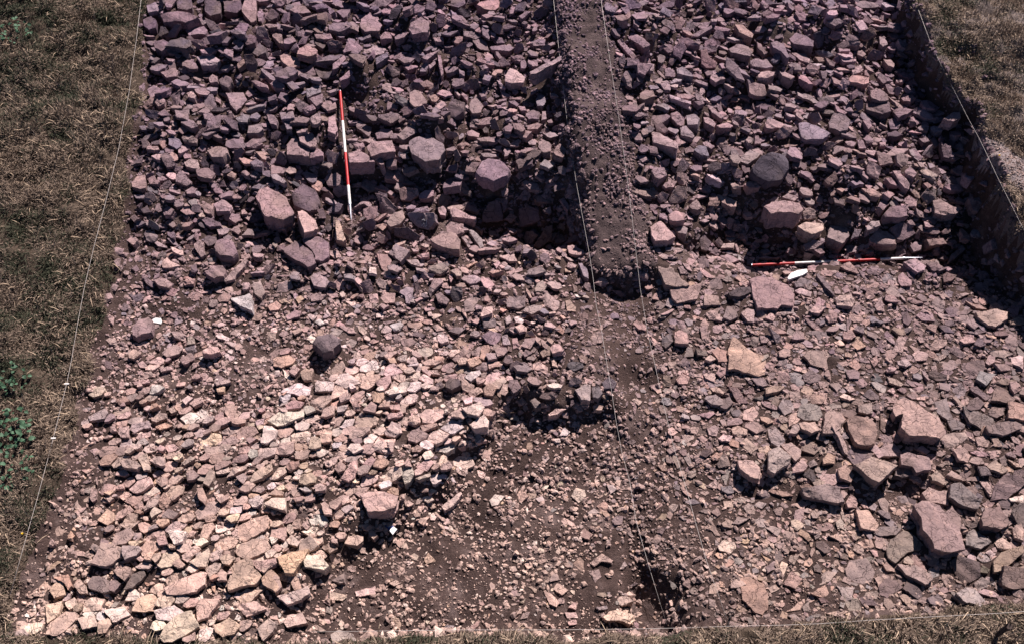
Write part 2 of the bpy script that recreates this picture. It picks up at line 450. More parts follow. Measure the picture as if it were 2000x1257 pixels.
ground_piece('grass_bank', 1, M_TURF, 'dry grassy bank along the left edge of the trench', 'grass bank')
ground_piece('grass_bank', 2, M_WORN, 'worn grassy bank above the shaded right edge of the trench', 'grass bank')
ground_piece('earth_strip', 3, M_STRIP, 'raised strip of grey earth left standing between the two trenches', 'earth strip')
ground_piece('grass_edge', 4, M_TURF, 'strip of dry turf along the bottom edge of the trench', 'turf')
ground_piece('path', 5, M_PATH, 'bare pale worn path across the right grass bank', 'path')
# field beyond the dig, joined to the border of the pieces above
border = np.concatenate([idx[0, :-1], idx[:-1, -1], idx[-1, :0:-1], idx[:0:-1, 0]])[::6]
B = ALLV[border]
c0 = np.array([(X0 + X1) / 2, (Y0 + Y1) / 2, 0])
rings = [B]
for s, zf in ((1.15, .8), (1.8, .6), (4, .4), (30, .2)):
    r = c0 + (B - c0) * s; r[:, 2] = B[:, 2] * zf + .3 * (1 - zf); rings.append(r)
n = len(B); V = np.concatenate(rings); fq = []
for k in range(len(rings) - 1):
    a = np.arange(n); b = (a + 1) % n
    fq.append(np.stack([k * n + a, (k + 1) * n + a, (k + 1) * n + b, k * n + b], -1))
tag(big_mesh('field', V, [np.concatenate(fq)], M_TURF), 'grass field beyond the edges of the dig', 'field', kind='structure')

# ------------------------------------------------------------------ stones
PAL = np.array([(.075,.061,.066),(.11,.088,.094),(.155,.122,.128),(.205,.160,.163),(.26,.202,.201),(.315,.242,.232),(.375,.282,.262),(.445,.330,.298),(.53,.402,.360),(.66,.56,.52)])
def stone_color(c, py, r):
    c = float(np.clip(c + r.normal(0, .45), 0, 9)); i = min(int(c), 8); f = c - i
    k = np.clip(py / 1100.0, 0, 1)
    tint = np.array((.72, .64, .81)) * (1 - k) + np.array((1.06, 1.0, .93)) * k
    u = r.random()
    jit = (np.array((1.05, 1.0, .90)) if u < .12 else np.array((.90, 1.0, 1.06)) if u < .26 else np.ones(3)) * (1 + r.normal(0, .03, 3))
    return (PAL[i] * (1 - f) + PAL[i + 1] * f) * tint * jit

def stone_geometry(out, nrm, thick, r, spacing, detail=2, round_=0.0):
    """a broken slab: rough angular outline, nearly flat top that flakes in steps, layered sides; out is the outline of its top"""
    out = np.asarray(out, float)
    c = out.mean(0)
    nrm = np.asarray(nrm, float); nrm /= np.linalg.norm(nrm)
    pts = []
    m = len(out)
    for i in range(m):
        a, b = out[i], out[(i + 1) % m]
        e = b - a; L = np.linalg.norm(e)
        k = max(1, int(round(L / spacing)))
        side = np.cross(nrm, e / (L + 1e-9))
        w1 = 0.0
        for j in range(k):
            t = j / k
            w1 = w1 * .5 + r.normal(0, spacing * .11)
            p = a + e * (t + (r.uniform(-.3, .3) / k if j else 0))
            p = p + side * (w1 if j else r.normal(0, spacing * .05))
            pts.append(p)
    P = np.array(pts); n = len(P)
    down = -(nrm * .6 + np.array((0, 0, 1)) * .4)
    e1 = np.cross(nrm, (0., 1., .2)); e1 /= np.linalg.norm(e1); e2 = np.cross(nrm, e1)
    rel = P - c
    size = np.sqrt((rel ** 2).sum(1)).mean()
    amp = min(.006, .035 * size)
    ph = r.uniform(0, 6.28, 6); fr = r.uniform(1.2, 3.0, 6) / max(size, .03)
    steps = []
    if detail > 1:
        for _ in range(r.integers(0, 3)):
            a = r.uniform(0, 6.28)
            steps.append((math.cos(a), math.sin(a), r.uniform(.15, .65) * size, r.uniform(.006, .016), r.uniform(0, 6.28)))
    def bump(Q):
        d = Q - c; u = d @ e1; v = d @ e2
        hh = amp * (np.sin(u * fr[0] + ph[0]) * np.cos(v * fr[1] + ph[1]) + .6 * np.sin(u * fr[2] * 1.7 + v * fr[3] * 1.7 + ph[2]))
        if round_:
            hh = hh - round_ * size * ((u * u + v * v) / (rmax * rmax)) ** 1.3
        for ca, sa, off, st, p0 in steps:
            k = (u * ca + v * sa) - off - .10 * size * np.sin((u * sa - v * ca) / size * 3.0 + p0)
            hh = hh - st * np.clip(k / .008, 0, 1)
        return hh
    if round_:
        steps = []; amp *= 2.2
    rmax = np.sqrt((rel ** 2).sum(1)).max()
    lay = r.uniform(.3, .7)
    bevel = min(.005, .10 * thick, .05 * size)
    inset = 1 - min(.06, .8 * bevel / size)
    if round_:
        specs = [(.75, thick, .04, 0), (.97, thick * .62, .03, .003), (1.03, thick * .3, .02, .003), (1.0, thick * .10, .01, .002), (.95, 0.0, 0, 0)]
        inset = .95
    elif detail > 1:
        lo = thick * lay
        specs = [(r.uniform(.80, .98), thick, .05, 0), (r.uniform(.95, 1.03), lo + .005, .02, .002), (r.uniform(.90, .99), max(lo - .007, lo * .7), .02, .002), (1.0, bevel, .008, .001), (inset, 0.0, 0, 0)]
    else:
        specs = [(r.uniform(.72, 1.0), thick, .08, 0), (1.0, bevel, .01, .001), (inset, 0.0, 0, 0)]
    V = []
    for s, dn, js, jh in specs:
        sc = s * (1 + r.normal(0, js, n)) if js else np.full(n, s)
        Q = c + (P - c) * sc[:, None]
        Q = Q + nrm * (bump(Q) + (r.normal(0, jh, n) if jh else 0))[:, None] + down * dn
        V.append(Q)
    k = len(V)
    a = np.arange(n); b = (a + 1) % n
    quads_ = np.concatenate([np.stack([q * n + a, q * n + b, (q + 1) * n + b, (q + 1) * n + a], -1) for q in range(k - 1)])
    bot = np.arange(n - 1, -1, -1)
    if detail > 1:
        rim = (P - c) * inset
        uv = np.column_stack([rim @ e1, rim @ e2])
        st = max(spacing * .9, size / 7)
        gu, gv = np.meshgrid(np.arange(uv[:, 0].min(), uv[:, 0].max(), st), np.arange(uv[:, 1].min(), uv[:, 1].max(), st))
        gp = np.column_stack([gu.ravel(), gv.ravel()]) + r.uniform(-.3, .3, (gu.size, 2)) * st
        gp = gp[inside([tuple(q) for q in uv * .93], gp[:, 0], gp[:, 1])]
        allp = np.concatenate([uv, gp])
        res = delaunay_2d_cdt([Vector(q) for q in allp], [], [list(range(n))], 1, 1e-6)
        T = np.array([(q.x, q.y) for q in res[0]])
        T3 = c + T[:, :1] * e1 + T[:, 1:] * e2
        T3 = T3 + nrm * bump(T3)[:, None]
        tri = [f for f in res[2] if len(f) == 3]
        tri = np.array(tri, int) if tri else np.zeros((0, 3), int)
        if len(tri):
            q = T3[tri]; up = np.einsum('ij,j->i', np.cross(q[:, 1] - q[:, 0], q[:, 2] - q[:, 0]), nrm) < 0
            tri[up] = tri[up][:, ::-1]
        tris_ = tri + k * n
        V = np.concatenate(V + [T3])
    else:
        V = np.concatenate(V + [(c + nrm * bump(c[None])[0])[None]])
        tris_ = np.stack([(k - 1) * n + a, (k - 1) * n + b, np.full(n, k * n)], -1)
    return V, quads_, tris_, bot, c

def signed_area(o):
    x, y = o[:, 0], o[:, 1]
    return .5 * (x * np.roll(y, -1) - np.roll(x, -1) * y).sum()

def stone_object(name, out, nrm, thick, color, r, parent=None, spacing=.035, detail=2, round_=0.0):
    V, q, t, bot, c = stone_geometry(out, nrm, thick, r, spacing, detail, round_)
    me = bpy.data.meshes.new(name)
    me.from_pydata((V - c).tolist(), [], q.tolist() + t.tolist() + [bot.tolist()])
    me.materials.append(M_STONE)
    a = me.color_attributes.new('Col', 'FLOAT_COLOR', 'POINT')
    cc = np.ones((len(V), 4), np.float32); cc[:, :3] = color
    a.data.foreach_set('color', cc.ravel())
    o = bpy.data.objects.new(name, me); o.location = c
    if parent is not None: o.parent = parent
    col.objects.link(o)
    return o

# the parts of the dig that the smaller stones belong to
AREAS = {
 'ul': tag(empty('rubble_bank'), 'tumbled rubble filling the upper trench left of the earth strip', 'rubble', kind='structure'),
 'ur': tag(empty('rubble_bank'), 'tumbled rubble filling the upper trench right of the earth strip', 'rubble', kind='structure'),
 'pv': tag(empty('stone_paving'), 'pale flat stones laid close together in the lower left', 'paving', kind='structure'),
 'lc': tag(empty('rubble_spread'), 'loose rubble and gravel in the lower middle of the dig', 'rubble', kind='structure'),
 'lr': tag(empty('rubble_spread'), 'rubble with large slabs in the lower right of the dig', 'rubble', kind='structure')}
def area_of(px, py):
    mid = 1120 + .2 * py if py < 540 else 1140 + .13 * py
    if py < 500: return 'ul' if px < mid else 'ur'
    if px > mid + 60: return 'lr'
    if py > 690 and px < min(980, 980 - (py - 800) * .95 if py > 800 else 980): return 'pv'
    return 'lc'

TILES = dict(A=(250,0),B=(650,0),C=(1150,0),D=(1500,0),E=(200,250),F=(650,270),G=(1150,270),H=(1500,270),I=(150,560),J=(600,560),K=(1050,560),L=(1500,560),M=(50,860),N=(500,860),O=(1000,940))
TRACES = """
A 530,445 655,418 722,468 690,500 570,508|t14 c7|bright flat-topped stone below the big boulders of the top left corner
A 1185,435 1215,420 1342,455 1342,520 1260,535 1195,475|t14 c7|squarish stone split into two layers, above the slope-running pole
A 890,70 910,0 1000,0 1000,155 960,175 890,90|t26 c6|tall pale end face of the large blocks on the top edge
A 595,0 720,0 720,100 640,120 600,90|t24 c2|grey upright block on the top edge, left of the pale end face
A 740,0 880,0 890,70 850,100 750,90|t24 c2
A 375,0 495,0 500,60 455,80 385,65|t22 c3|grey block on the top edge, leftmost of the large ones
A 240,110 380,75 480,95 540,120 450,180 380,170 270,170|t28 c3 b1.65|wide rough dark boulder in the top left corner of the trench
A 115,150 180,125 220,160 215,215 160,235 120,200|t16 c2
A 600,140 660,165 715,215 735,270 690,280 620,200|t14 n30 c6|slab leaning steeply in the dark hollow under the top edge blocks
A 445,230 590,200 620,235 600,265 470,275|t10
A 790,240 850,225 915,245 905,265 850,270 820,260|t10
A 900,290 960,265 1000,290 990,330 930,350 905,325|t12 c3
A 195,340 270,300 345,345 320,380 260,400 210,375|t22 c4|blocky stone close to the turf edge, below the wide dark boulder
A 560,390 650,370 690,390 650,420 575,415|t12
A 960,385 1030,340 1080,375 1075,410 1010,440 965,410|t15 c3
A 850,500 960,420 970,455 860,540|t12
A 1010,95 1045,70 1060,110 1040,165 1015,160|t12
A 1070,140 1120,65 1180,110 1160,140 1100,165|t16 c1
A 1065,190 1160,190 1165,210 1100,220|t8
A 1160,175 1210,200 1205,235 1165,225|t8 c6
A 1130,250 1200,255 1200,300 1210,335 1180,330 1125,280|t10
A 1215,310 1290,275 1315,320 1260,345 1215,340|t12
A 1455,270 1580,265 1600,300 1530,310 1470,300|t10
A 1680,390 1725,305 1780,320 1840,375 1830,395 1690,405|t10 c6|pale triangular stone uphill of the slope-running pole's red end
A 1820,150 1880,90 1950,125 1990,200 1960,240 1850,250 1815,215|t12 c5|broad pale slab, left of a similar one, near the top centre
A 960,632 1000,628 1090,668 1095,690 1020,675|t20 c7|narrow bright ledge-like stone above a deep shadow, left of the pole
A 1105,650 1150,618 1225,665 1215,695 1150,690|t16 c6
A 700,620 745,580 805,600 815,640 780,680 720,660|t18 c3 b2.75|rounded grey boulder below the bright flat-topped stone, upper left
A 630,610 660,580 700,600 700,640 640,645|t14
A 250,560 370,530 400,560 380,600 300,605|t8
A 760,725 900,720 930,780 890,830 850,870 800,820|t14 c5
A 1390,690 1500,660 1510,720 1400,760|t12 c5
A 1410,770 1520,730 1520,800 1470,830|t12 c5|curved pale stone up and left of the pole's red end
A 1360,850 1440,815 1470,850 1400,880|t12 c5
A 1565,895 1620,885 1635,1020 1620,1050 1560,1030|t10 c6|upright rectangular slab just left of the slope-running pole
A 1310,1005 1400,1005 1400,1030 1320,1040|t8
A 1335,1070 1440,1035 1475,1100 1465,1145 1420,1150 1340,1105|t8 l9 c6|five-sided slab lying on top of a larger one, left of the pole
A 1235,1130 1310,1045 1340,1110 1420,1160 1410,1215 1240,1210|t20 c5|large slab left of the pole, partly under a five-sided slab
A 1420,1200 1480,1155 1525,1190 1525,1220 1420,1230|t16
A 1080,895 1140,900 1170,940 1160,980 1110,970|t10
A 835,915 900,890 950,900 930,955 860,955|t10 c6
A 940,980 1040,965 1055,1010 1020,1040 930,1040|t12
A 1180,880 1290,870 1300,920 1200,935|t10
A 1215,945 1280,940 1280,1010 1240,1010|t10
A 920,1125 970,1085 1045,1085 1050,1120 990,1150 930,1150|t12
A 610,1170 680,1140 770,1150 780,1190 740,1225 650,1225|t20 c5 b1.65|broad rounded stone with a shaded front, left side above mid height
A 415,1070 480,1050 540,1080 530,1110 430,1100|t8
A 150,700 200,665 245,690 240,735 180,770|t10
A 205,790 250,750 290,780 280,810 230,820|t8
A 460,730 500,710 535,750 520,770 470,760|t12 c8
A 1600,500 1690,430 1705,460 1640,530 1600,540|t12
A 1650,620 1740,540 1760,570 1720,610 1660,635|t12
B 590,220 610,180 690,130 750,170 755,215 740,250 620,265|t12 c6|broad pale slab near the top centre with a flat lower edge
B 365,290 410,240 455,250 460,290 375,310|t8 c6
B 480,290 540,255 585,260 560,290 490,310|t10
B 1125,35 1160,10 1300,0 1300,50 1270,80 1190,75|t14 c7|large pale slab on the top edge, left of the central earth strip
B 930,100 1000,55 1075,80 1080,130 1000,150|t18 n40 c1 b2.2|dark boulder in shadow near the top edge, left of a pale slab
B 1225,365 1330,355 1380,345 1420,365 1370,400 1240,390|t8 c6
B 1345,590 1385,530 1440,550 1505,595 1490,640 1400,655 1345,635|t14 c7|bright squat stone below the long stone that juts from the earth strip
B 1535,560 1800,432 1808,455 1590,572 1545,580|t12 l24 c6|long narrow stone jutting out from the side of the central earth strip
B 330,450 430,400 435,440 340,505|t14 c4
B 190,300 290,265 298,290 220,320|t10
B 400,540 440,500 520,540 520,585 470,605|t14 n30 c2
B 595,725 640,700 690,720 740,790 720,830 640,840 600,800|t10 c6|flat squarish slab right of the pole's red end
B 750,750 800,735 830,770 800,800 770,790|t8
B 820,425 845,430 865,570 850,590 830,520|t10
B 690,450 800,390 820,400 740,470|t12
B 550,520 660,500 670,520 590,550|t8
B 690,500 760,490 730,560 680,560|t8
B 745,510 800,480 805,500 760,540|t8
B 880,870 930,760 1030,800 1020,870 950,920 890,905|t10 n25 c3|slab with a slanting shadow across it, upper middle of the left trench
B 1070,800 1120,740 1180,830 1160,880 1090,890 1065,850|t10 c5|grey slab right of the shadow-crossed slab, upper middle
B 990,700 1060,755 1050,785 1000,735|t8 c7
B 950,695 995,735 985,750 950,715|t8 c7
B 1140,735 1200,705 1205,760 1160,760|t8
B 1585,780 1600,740 1650,745 1665,800 1640,830 1600,830|t10
B 1500,880 1570,850 1620,880 1610,930 1530,935|t12 c4
B 1635,870 1665,870 1670,930 1630,940|t10
B 1070,980 1080,900 1110,895 1150,950 1130,985|t10 c4
B 815,890 860,910 870,930 830,930|t8 c7
B 330,1040 370,1005 455,1010 470,1045 440,1080 345,1085|t10 c5|oval stone right of the pole's upper white band
B 500,1060 580,980 680,990 690,1020 620,1050 545,1095|t6 c5
X 799,288 800,275 820,265 845,266 862,277 870,292 857,311 830,316 805,302|t16 c5 l3|large round slab right of the small white tag on the ledge
B 265,1150 300,1110 460,1090 490,1180 440,1190 385,1195 300,1220|t14 c6 l2|pale oblong slab between the pole and the white tag on the ledge
F 120,110 200,95 270,130 320,165 330,180 130,190|t16 c6 l2|slab on the brink of the ledge, touching the pole's right side
F 320,165 380,130 400,200 370,205|t14 c6
B 160,1130 240,1115 250,1150 200,1175|t10
B 1045,1030 1090,1005 1150,1040 1140,1075 1060,1060|t10 c6
B 1125,1080 1270,1070 1310,1090 1290,1110 1150,1105|t8 c6
B 1090,1125 1160,1120 1165,1140 1110,1150|t8
B 970,1130 1010,1110 1040,1135 1020,1160|t8
B 885,1165 950,1145 970,1165 940,1180 890,1180|t8
B 1400,960 1470,965 1505,1005 1480,1025 1420,1010|t8
B 1450,1070 1510,1020 1555,1025 1510,1080|t8
B 1510,985 1600,960 1640,970 1600,1010 1520,1010|t8
B 1605,1100 1650,1085 1710,1130 1700,1180 1640,1190 1605,1150|t10 c5
B 1750,1140 1800,1105 1825,1180 1800,1230 1740,1215 1720,1190|t10 c5
B 1445,830 1500,830 1510,865 1470,865|t8
B 1270,820 1310,815 1325,845 1290,850|t8
B 1140,510 1190,505 1215,530 1170,545|t6 c7
B 1280,625 1300,630 1350,685 1310,680|t8 c7
B 1390,435 1470,430 1500,455 1460,475 1420,465|t8
B 1540,330 1600,300 1660,310 1660,350 1570,355|t10
B 1450,130 1510,85 1550,90 1480,150|t8
B 1160,120 1220,105 1260,130 1200,145|t6
B 780,295 860,290 865,320 800,325|t6 c7
B 980,530 1030,560 1030,590 990,575|t6
C 275,240 360,250 440,310 480,355 430,375 380,340 320,300|t14 c6|layered slab sloping down right, beside the earth strip near the top
C 220,310 255,295 305,370 370,440 350,465 300,420|t14 c6|long narrow slab sloping down right along the earth strip's right edge
C 1140,190 1200,195 1285,265 1275,300 1170,250|t22 c7|wedge-shaped stone with a deep shaded front, top of the right trench
C 970,195 1030,210 1110,230 1090,245 965,235|t8 c6
C 790,280 960,190 965,220 850,290|t8
C 1530,275 1590,245 1700,280 1760,320 1755,365 1600,345|t16 c4|broad dull slab near the top of the right trench
C 1760,260 1810,245 1840,290 1830,360 1790,380 1760,340|t14 n50 c2
C 1090,385 1160,345 1250,365 1280,410 1260,440 1180,425 1110,410|t26 c6|thick layered block like a stack of plates, top of the right trench
C 1310,325 1350,350 1390,415 1370,425 1320,370|t16
C 1420,330 1470,320 1530,350 1570,450 1550,455 1500,400 1440,370|t26 c5|tall peaked stone with a dark front, upper right trench
C 1580,415 1690,415 1730,470 1720,495 1650,470|t12 c7
C 875,390 920,385 945,450 1000,490 990,530 920,530 880,500|t12 n15 c4
C 1265,465 1300,450 1350,470 1390,460 1440,520 1390,535 1290,520 1265,490|t12 c5
C 1320,590 1350,555 1460,555 1440,590 1370,610 1325,608|t22 c8|leftmost of three bright stones in a row over a dark hollow, right trench
C 1490,560 1530,560 1610,600 1580,620 1510,590|t20 c7|middle one of three bright stones in a row over a dark hollow
C 1630,575 1700,590 1755,655 1720,655 1640,610|t18 c7|rightmost of three bright stones in a row over a dark hollow
C 685,540 730,520 800,570 820,600 750,590 690,575|t18 c5
C 635,640 670,615 730,615 720,630 640,655|t10 c7
C 400,730 440,700 500,705 520,755 430,780 395,765|t16 c4|squarish dull block just right of the earth strip, upper part
C 620,740 650,745 800,790 800,810 720,790 640,770|t10 c7|long thin slab on edge right of the squarish block by the strip
C 905,800 960,830 1055,915 1040,930 960,880|t10 c7|long thin slab slanting down right, in the middle of the right trench
C 480,900 600,880 640,910 580,960 500,990 470,950|t12 c4
C 640,885 690,870 750,915 740,975 690,970 650,930|t16 c6
C 760,900 830,890 865,920 850,970 770,975|t14 c6
C 895,910 940,910 995,970 980,995 910,960|t14 c6
C 1000,975 1080,955 1125,980 1110,1000 1020,1000|t14 c7
C 710,1000 760,980 830,1060 810,1075 720,1050|t12 c5
C 510,970 570,960 630,1020 600,1040 530,1030|t12 n20 c3
C 485,1020 540,1030 640,1085 700,1130 690,1165 600,1140 500,1110|t24 c7|big bright slab tilting down right, with a deep front, beside the earth strip
C 1380,950 1400,930 1440,930 1540,975 1520,1000 1420,1000 1385,990|t12 c7
C 1640,960 1700,950 1780,980 1890,1040 1830,1090 1700,1090 1660,1060|t14 c6|largest flat slab in the middle of the upper right trench
D 470,960 520,880 600,890 645,940 620,1020 560,1030 480,1000|t16 c4|grey many-sided block up and right of the largest flat slab
C 890,1105 930,1095 985,1145 960,1165 900,1135|t10
C 1045,640 1140,680 1120,685 1060,660|t12 c7
C 200,125 270,115 305,150 260,165 220,155|t8 c6
C 955,150 1010,150 1000,170 960,170|t8 c7
C 1340,20 1365,0 1410,50 1380,65|t10
C 1380,125 1440,105 1500,115 1470,140 1400,145|t12
C 1440,70 1510,65 1520,85 1460,90|t8
C 1860,95 1890,70 1940,75 1950,110 1920,125 1870,115|t16 c8|bright six-sided stone near the top edge of the right trench
C 1840,445 1930,490 1920,520 1880,510|t12
C 1760,445 1830,450 1840,480 1800,485|t12
C 820,790 890,785 905,810 860,825|t10
D 600,290 620,255 690,290 725,330 690,350 620,345|t14 c5|angular grey stone in the upper right of the right trench
D 550,380 640,385 640,400 560,405|t8 c7
D 530,415 660,430 670,450 600,445|t8 c8
D 570,465 690,462 690,480 590,485|t8 c8
D 660,540 690,505 745,545 730,565 670,575|t10 c6
D 630,615 660,585 795,600 790,645 750,660 640,640|t12 c8|bright oblong slab with a small dark spot, upper right trench
D 900,465 960,465 990,500 980,530 940,515|t10 c6
D 805,700 850,680 940,740 945,780 870,790 810,770|t10 c4 l6|upper one of two overlapping grey slabs below the bright oblong slab
D 770,800 860,785 940,790 965,870 900,890 770,850|t14 c4|lower one of two overlapping grey slabs below the bright oblong slab
D 915,660 945,655 990,700 985,735 945,730|t10
D 1040,760 1080,725 1130,740 1155,770 1120,795 1060,785|t10
D 1130,850 1170,835 1280,890 1300,930 1240,930 1140,880|t12 c4|wide grey slab close to the right-hand shadow
D 1370,925 1450,875 1500,875 1510,920 1450,950|t10 c6|pale stone touching the right-hand string beside the bare path
D 740,940 790,935 815,985 785,1010|t10
D 1165,1000 1210,970 1260,985 1250,1025 1180,1020|t10
D 1265,990 1340,985 1365,1020 1310,1035 1270,1015|t10
D 1180,1085 1240,1070 1265,1105 1220,1115|t8
D 600,1105 650,1095 690,1110 670,1140 620,1135|t8
D 700,1095 740,1095 770,1160 710,1160|t8
D 870,1115 920,1110 925,1140 880,1140|t8 c7
D 1100,1170 1150,1165 1210,1230 1190,1256 1130,1220|t10
D 1000,620 1065,622 1060,645 1010,640|t8 c7
D 870,285 910,285 935,350 900,365 875,345|t20 c6|small upright stone at the edge of the right-hand shadow
D 730,0 860,20 870,55 730,65 680,40|t10 c5|broad slab on the top edge, right end of the right trench
D 515,800 560,850 620,880 600,895 540,870|t8
D 930,1040 1000,1020 1055,1055 1000,1070 940,1065|t14 c2
E 225,430 270,370 330,360 340,470 290,478 230,460|t16 c5|pale split block hard against the left turf edge
E 350,400 390,375 450,420 430,440 370,440|t12
E 635,265 690,240 740,250 760,325 650,300|t9 c6|flat slab with a bright thin rim, left trench
E 1150,270 1200,240 1255,265 1240,300 1180,300|t14
E 1310,365 1360,355 1440,420 1420,435 1330,395|t12 c7
E 970,370 1010,330 1045,355 1030,395|t12
E 1080,345 1120,330 1155,360 1130,375|t10
E 1190,540 1230,480 1290,455 1350,490 1440,540 1500,660 1410,712 1320,690 1270,690 1230,590|t22 l8 c6|big layered block left of the pole's pointed end
E 1475,520 1560,420 1660,470 1695,560 1680,640 1620,660 1490,600|t24 n15 c3 b1.1|big dull block between the layered block and the pole's point
E 1525,650 1560,640 1670,710 1690,775 1650,800 1575,815 1545,730|t16 c7 l5|bright angular stone below the big dull block
E 1400,950 1500,880 1640,960 1670,1050 1600,1080 1440,990|t18 c3|left half of a split brown block, down left of the pole's point
E 1560,870 1680,840 1765,890 1770,1000 1700,1040 1660,1030 1640,960|t16 c4|right half of a split brown block, down left of the pole's point
E 1820,710 1850,720 1900,870 1880,885 1820,870|t12 l5 c7|narrow upright pale stone just below the pole's point
E 870,930 890,870 980,850 1030,880 1055,970 1020,1000 920,990 880,960|t18 c3 l4 b1.65|pitted dark block left of centre, above the long narrow stone
E 710,900 760,870 790,890 790,950 810,990 770,1010 720,940|t10
E 945,1190 1110,1010 1140,1030 1030,1180 960,1205|t10 c6 l4|long narrow stone pointing up right, left of centre
E 800,1130 850,1070 940,1070 970,1110 950,1160 870,1175|t18 c5 l5 b1.65|chunky round-topped block left of the long narrow stone
E 455,1060 500,1000 530,1035 610,1070 540,1095 470,1090|t12 c7 b1.65|notched pale stone left of the chunky round-topped block
X 472,551 490,540 508,546 518,572 510,582 498,574 492,560|t12 c7|bent pale stone above the bright triangular slab
I 1195,80 1350,50 1370,80 1365,180 1260,140|t10 l6 c8|bright triangular slab pointing down, left of centre
E 1620,1160 1700,1120 1790,1210 1740,1250 1650,1230|t16 c6
E 640,490 700,450 740,470 720,510 660,515|t10
E 760,600 800,580 870,610 850,670 800,660|t10
E 190,880 230,840 280,870 240,915|t8
E 395,1180 470,1165 560,1210 520,1250 430,1230|t14 c5 l3 b1.65|rough boulder over a hollow near the left turf edge, mid height
E 630,1200 670,1165 725,1175 710,1215 640,1220|t10
E 1760,640 1840,580 1880,600 1850,650 1770,670|t12 n20 c3
E 470,640 510,610 560,640 530,680 480,680|t8
F 1110,260 1160,160 1210,140 1330,180 1390,230 1370,280 1260,330 1150,300|t18 l5 c4 b1.375|large pitted boulder on the brink, right of the ledge
F 320,385 380,360 430,390 490,440 480,460 400,410|t8 c6
F 325,430 390,440 510,550 440,620 380,600 360,500|t10 n40 c4|leaning slab facing out of the hollow right of the pole's point
F 510,400 560,380 660,390 670,440 600,490 530,480|t14 n30 c5
F 670,450 720,405 790,410 790,450 740,470 680,475|t14 c7
F 570,540 610,520 650,530 640,550 580,555|t8 c6
F 600,555 740,530 750,565 620,580|t8 c5
F 575,590 650,580 790,585 800,650 740,715 680,700 600,640|t12 n45 c5|shaded upright face bearing small white marks, in the hollow
F 415,650 470,590 545,555 565,620 520,670 450,690|t12 c6|squarish stone left of the white-marked shaded face
F 480,700 580,690 680,760 660,810 540,780 480,760|t12 n45 c3
F 915,560 945,540 1060,595 1120,605 1115,630 1000,620 930,615|t12 l9 c8|brightest stone in the hollow, long and pointed to the right
F 820,540 860,520 890,560 880,605 840,600|t10 c7
F 1170,590 1220,500 1290,480 1320,540 1330,640 1200,660 1170,640|t16 n45 c3|large shaded block left of the bluish one, beside the deep hole
F 1310,470 1370,460 1370,540 1330,580|t14 n40 c3
F 1380,620 1410,570 1540,530 1640,570 1680,610 1560,670 1440,700|t16 n40 c4|largest bluish shaded block above the deep hole by the strip
F 1640,560 1700,530 1710,580 1690,600|t12 n40 c4
F 1575,480 1620,440 1730,470 1720,500 1600,500|t12 n25 c4
F 995,530 1040,500 1140,560 1120,580 1020,560|t10 n30 c4
F 985,400 1030,340 1085,420 1090,460 1030,440|t10 n40 c3
F 760,790 870,725 960,740 1000,800 990,870 900,860 800,820|t16 l6 c6|large stone with a pale stripe across it, at the hollow's lower lip
F 1060,710 1100,715 1165,780 1180,850 1150,860 1100,780|t8 l4 c6
F 1000,760 1030,765 1080,840 1060,850|t8 c5
F 1060,660 1100,670 1170,715 1160,730|t8 c5
F 430,890 490,820 600,880 530,965|t10 l4 c6|tilted four-sided slab below the hollow, half in shadow
F 340,900 440,910 460,960 420,1050 380,1020|t10 c6
F 570,950 650,945 720,980 690,1000 610,985|t12 c8
F 650,910 750,890 750,920 690,935|t10 c8
F 1035,1000 1150,945 1170,950 1050,1010|t10 c7
F 1300,905 1420,905 1440,960 1380,960 1310,930|t8 c7
F 1350,1050 1480,1010 1500,1030 1380,1070|t8 c7
F 1155,1100 1220,1090 1265,1140 1230,1185 1180,1160|t8 l3 c8|bright five-sided stone on the bulge left of the earth strip's end
F 1345,1150 1390,1130 1430,1150 1380,1180|t8
F 1575,1180 1600,1130 1640,1110 1680,1160 1650,1195 1580,1200|t10 c7
F 150,540 230,490 280,490 330,540 300,550 240,510|t8
F 1920,970 1970,950 1990,1040 2000,1100 1960,1080|t12 c5
F 1770,480 1810,460 1850,540 1835,565 1800,520|t10
G 490,250 520,220 590,230 615,280 550,320 510,300|t14 c5
G 570,370 620,340 620,310 690,330 660,385 600,390|t12 c7
G 1185,150 1220,120 1260,80 1345,125 1310,160 1240,200 1190,180|t12 c5|pale stone leaning on the big dark rounded boulder
G 1280,230 1350,130 1440,100 1540,120 1570,180 1570,240 1520,320 1410,340 1310,290|t24 n20 c1 l5 b2.2|big dark rounded boulder in the right trench
G 770,250 870,285 870,300 800,285|t10 c8
G 920,280 980,285 1060,335 1040,345 960,310|t12 c8
G 1100,340 1140,340 1190,380 1130,395|t12 c7
G 1210,360 1290,320 1345,370 1250,390|t12 c6
G 625,480 690,370 760,380 775,470 700,510 640,505|t14 n35 c4|bluish shaded slab right of the earth strip, over the right hollow
G 530,450 570,420 630,440 600,500 550,500|t12 n40 c4
G 780,530 840,475 890,540 850,560 800,550|t16 c5
G 1000,440 1060,450 1155,490 1150,535 1110,540 1040,500|t12 c7
G 1370,530 1430,490 1540,480 1650,500 1680,560 1640,590 1560,575 1420,590|t22 c5 l4|thick cracked block, upper right side of the right hollow
G 1510,460 1560,430 1640,465 1600,490|t10 c6
G 620,600 680,560 750,580 750,640 690,650 630,640|t14 c6
G 650,680 720,660 775,700 760,750 700,740|t12 c5
G 480,690 560,640 600,680 680,775 620,800 520,805 490,760|t14 c8 l4|orange-tinted cracked stone against the earth strip's right side
G 1630,685 1700,655 1840,665 1830,720 1740,750 1690,725|t18 c8 l4|leftmost bright block of the row above the level pole
H 485,665 610,650 640,760 580,820 465,780|t20 c5 l4|squarish block standing above the level pole's white band
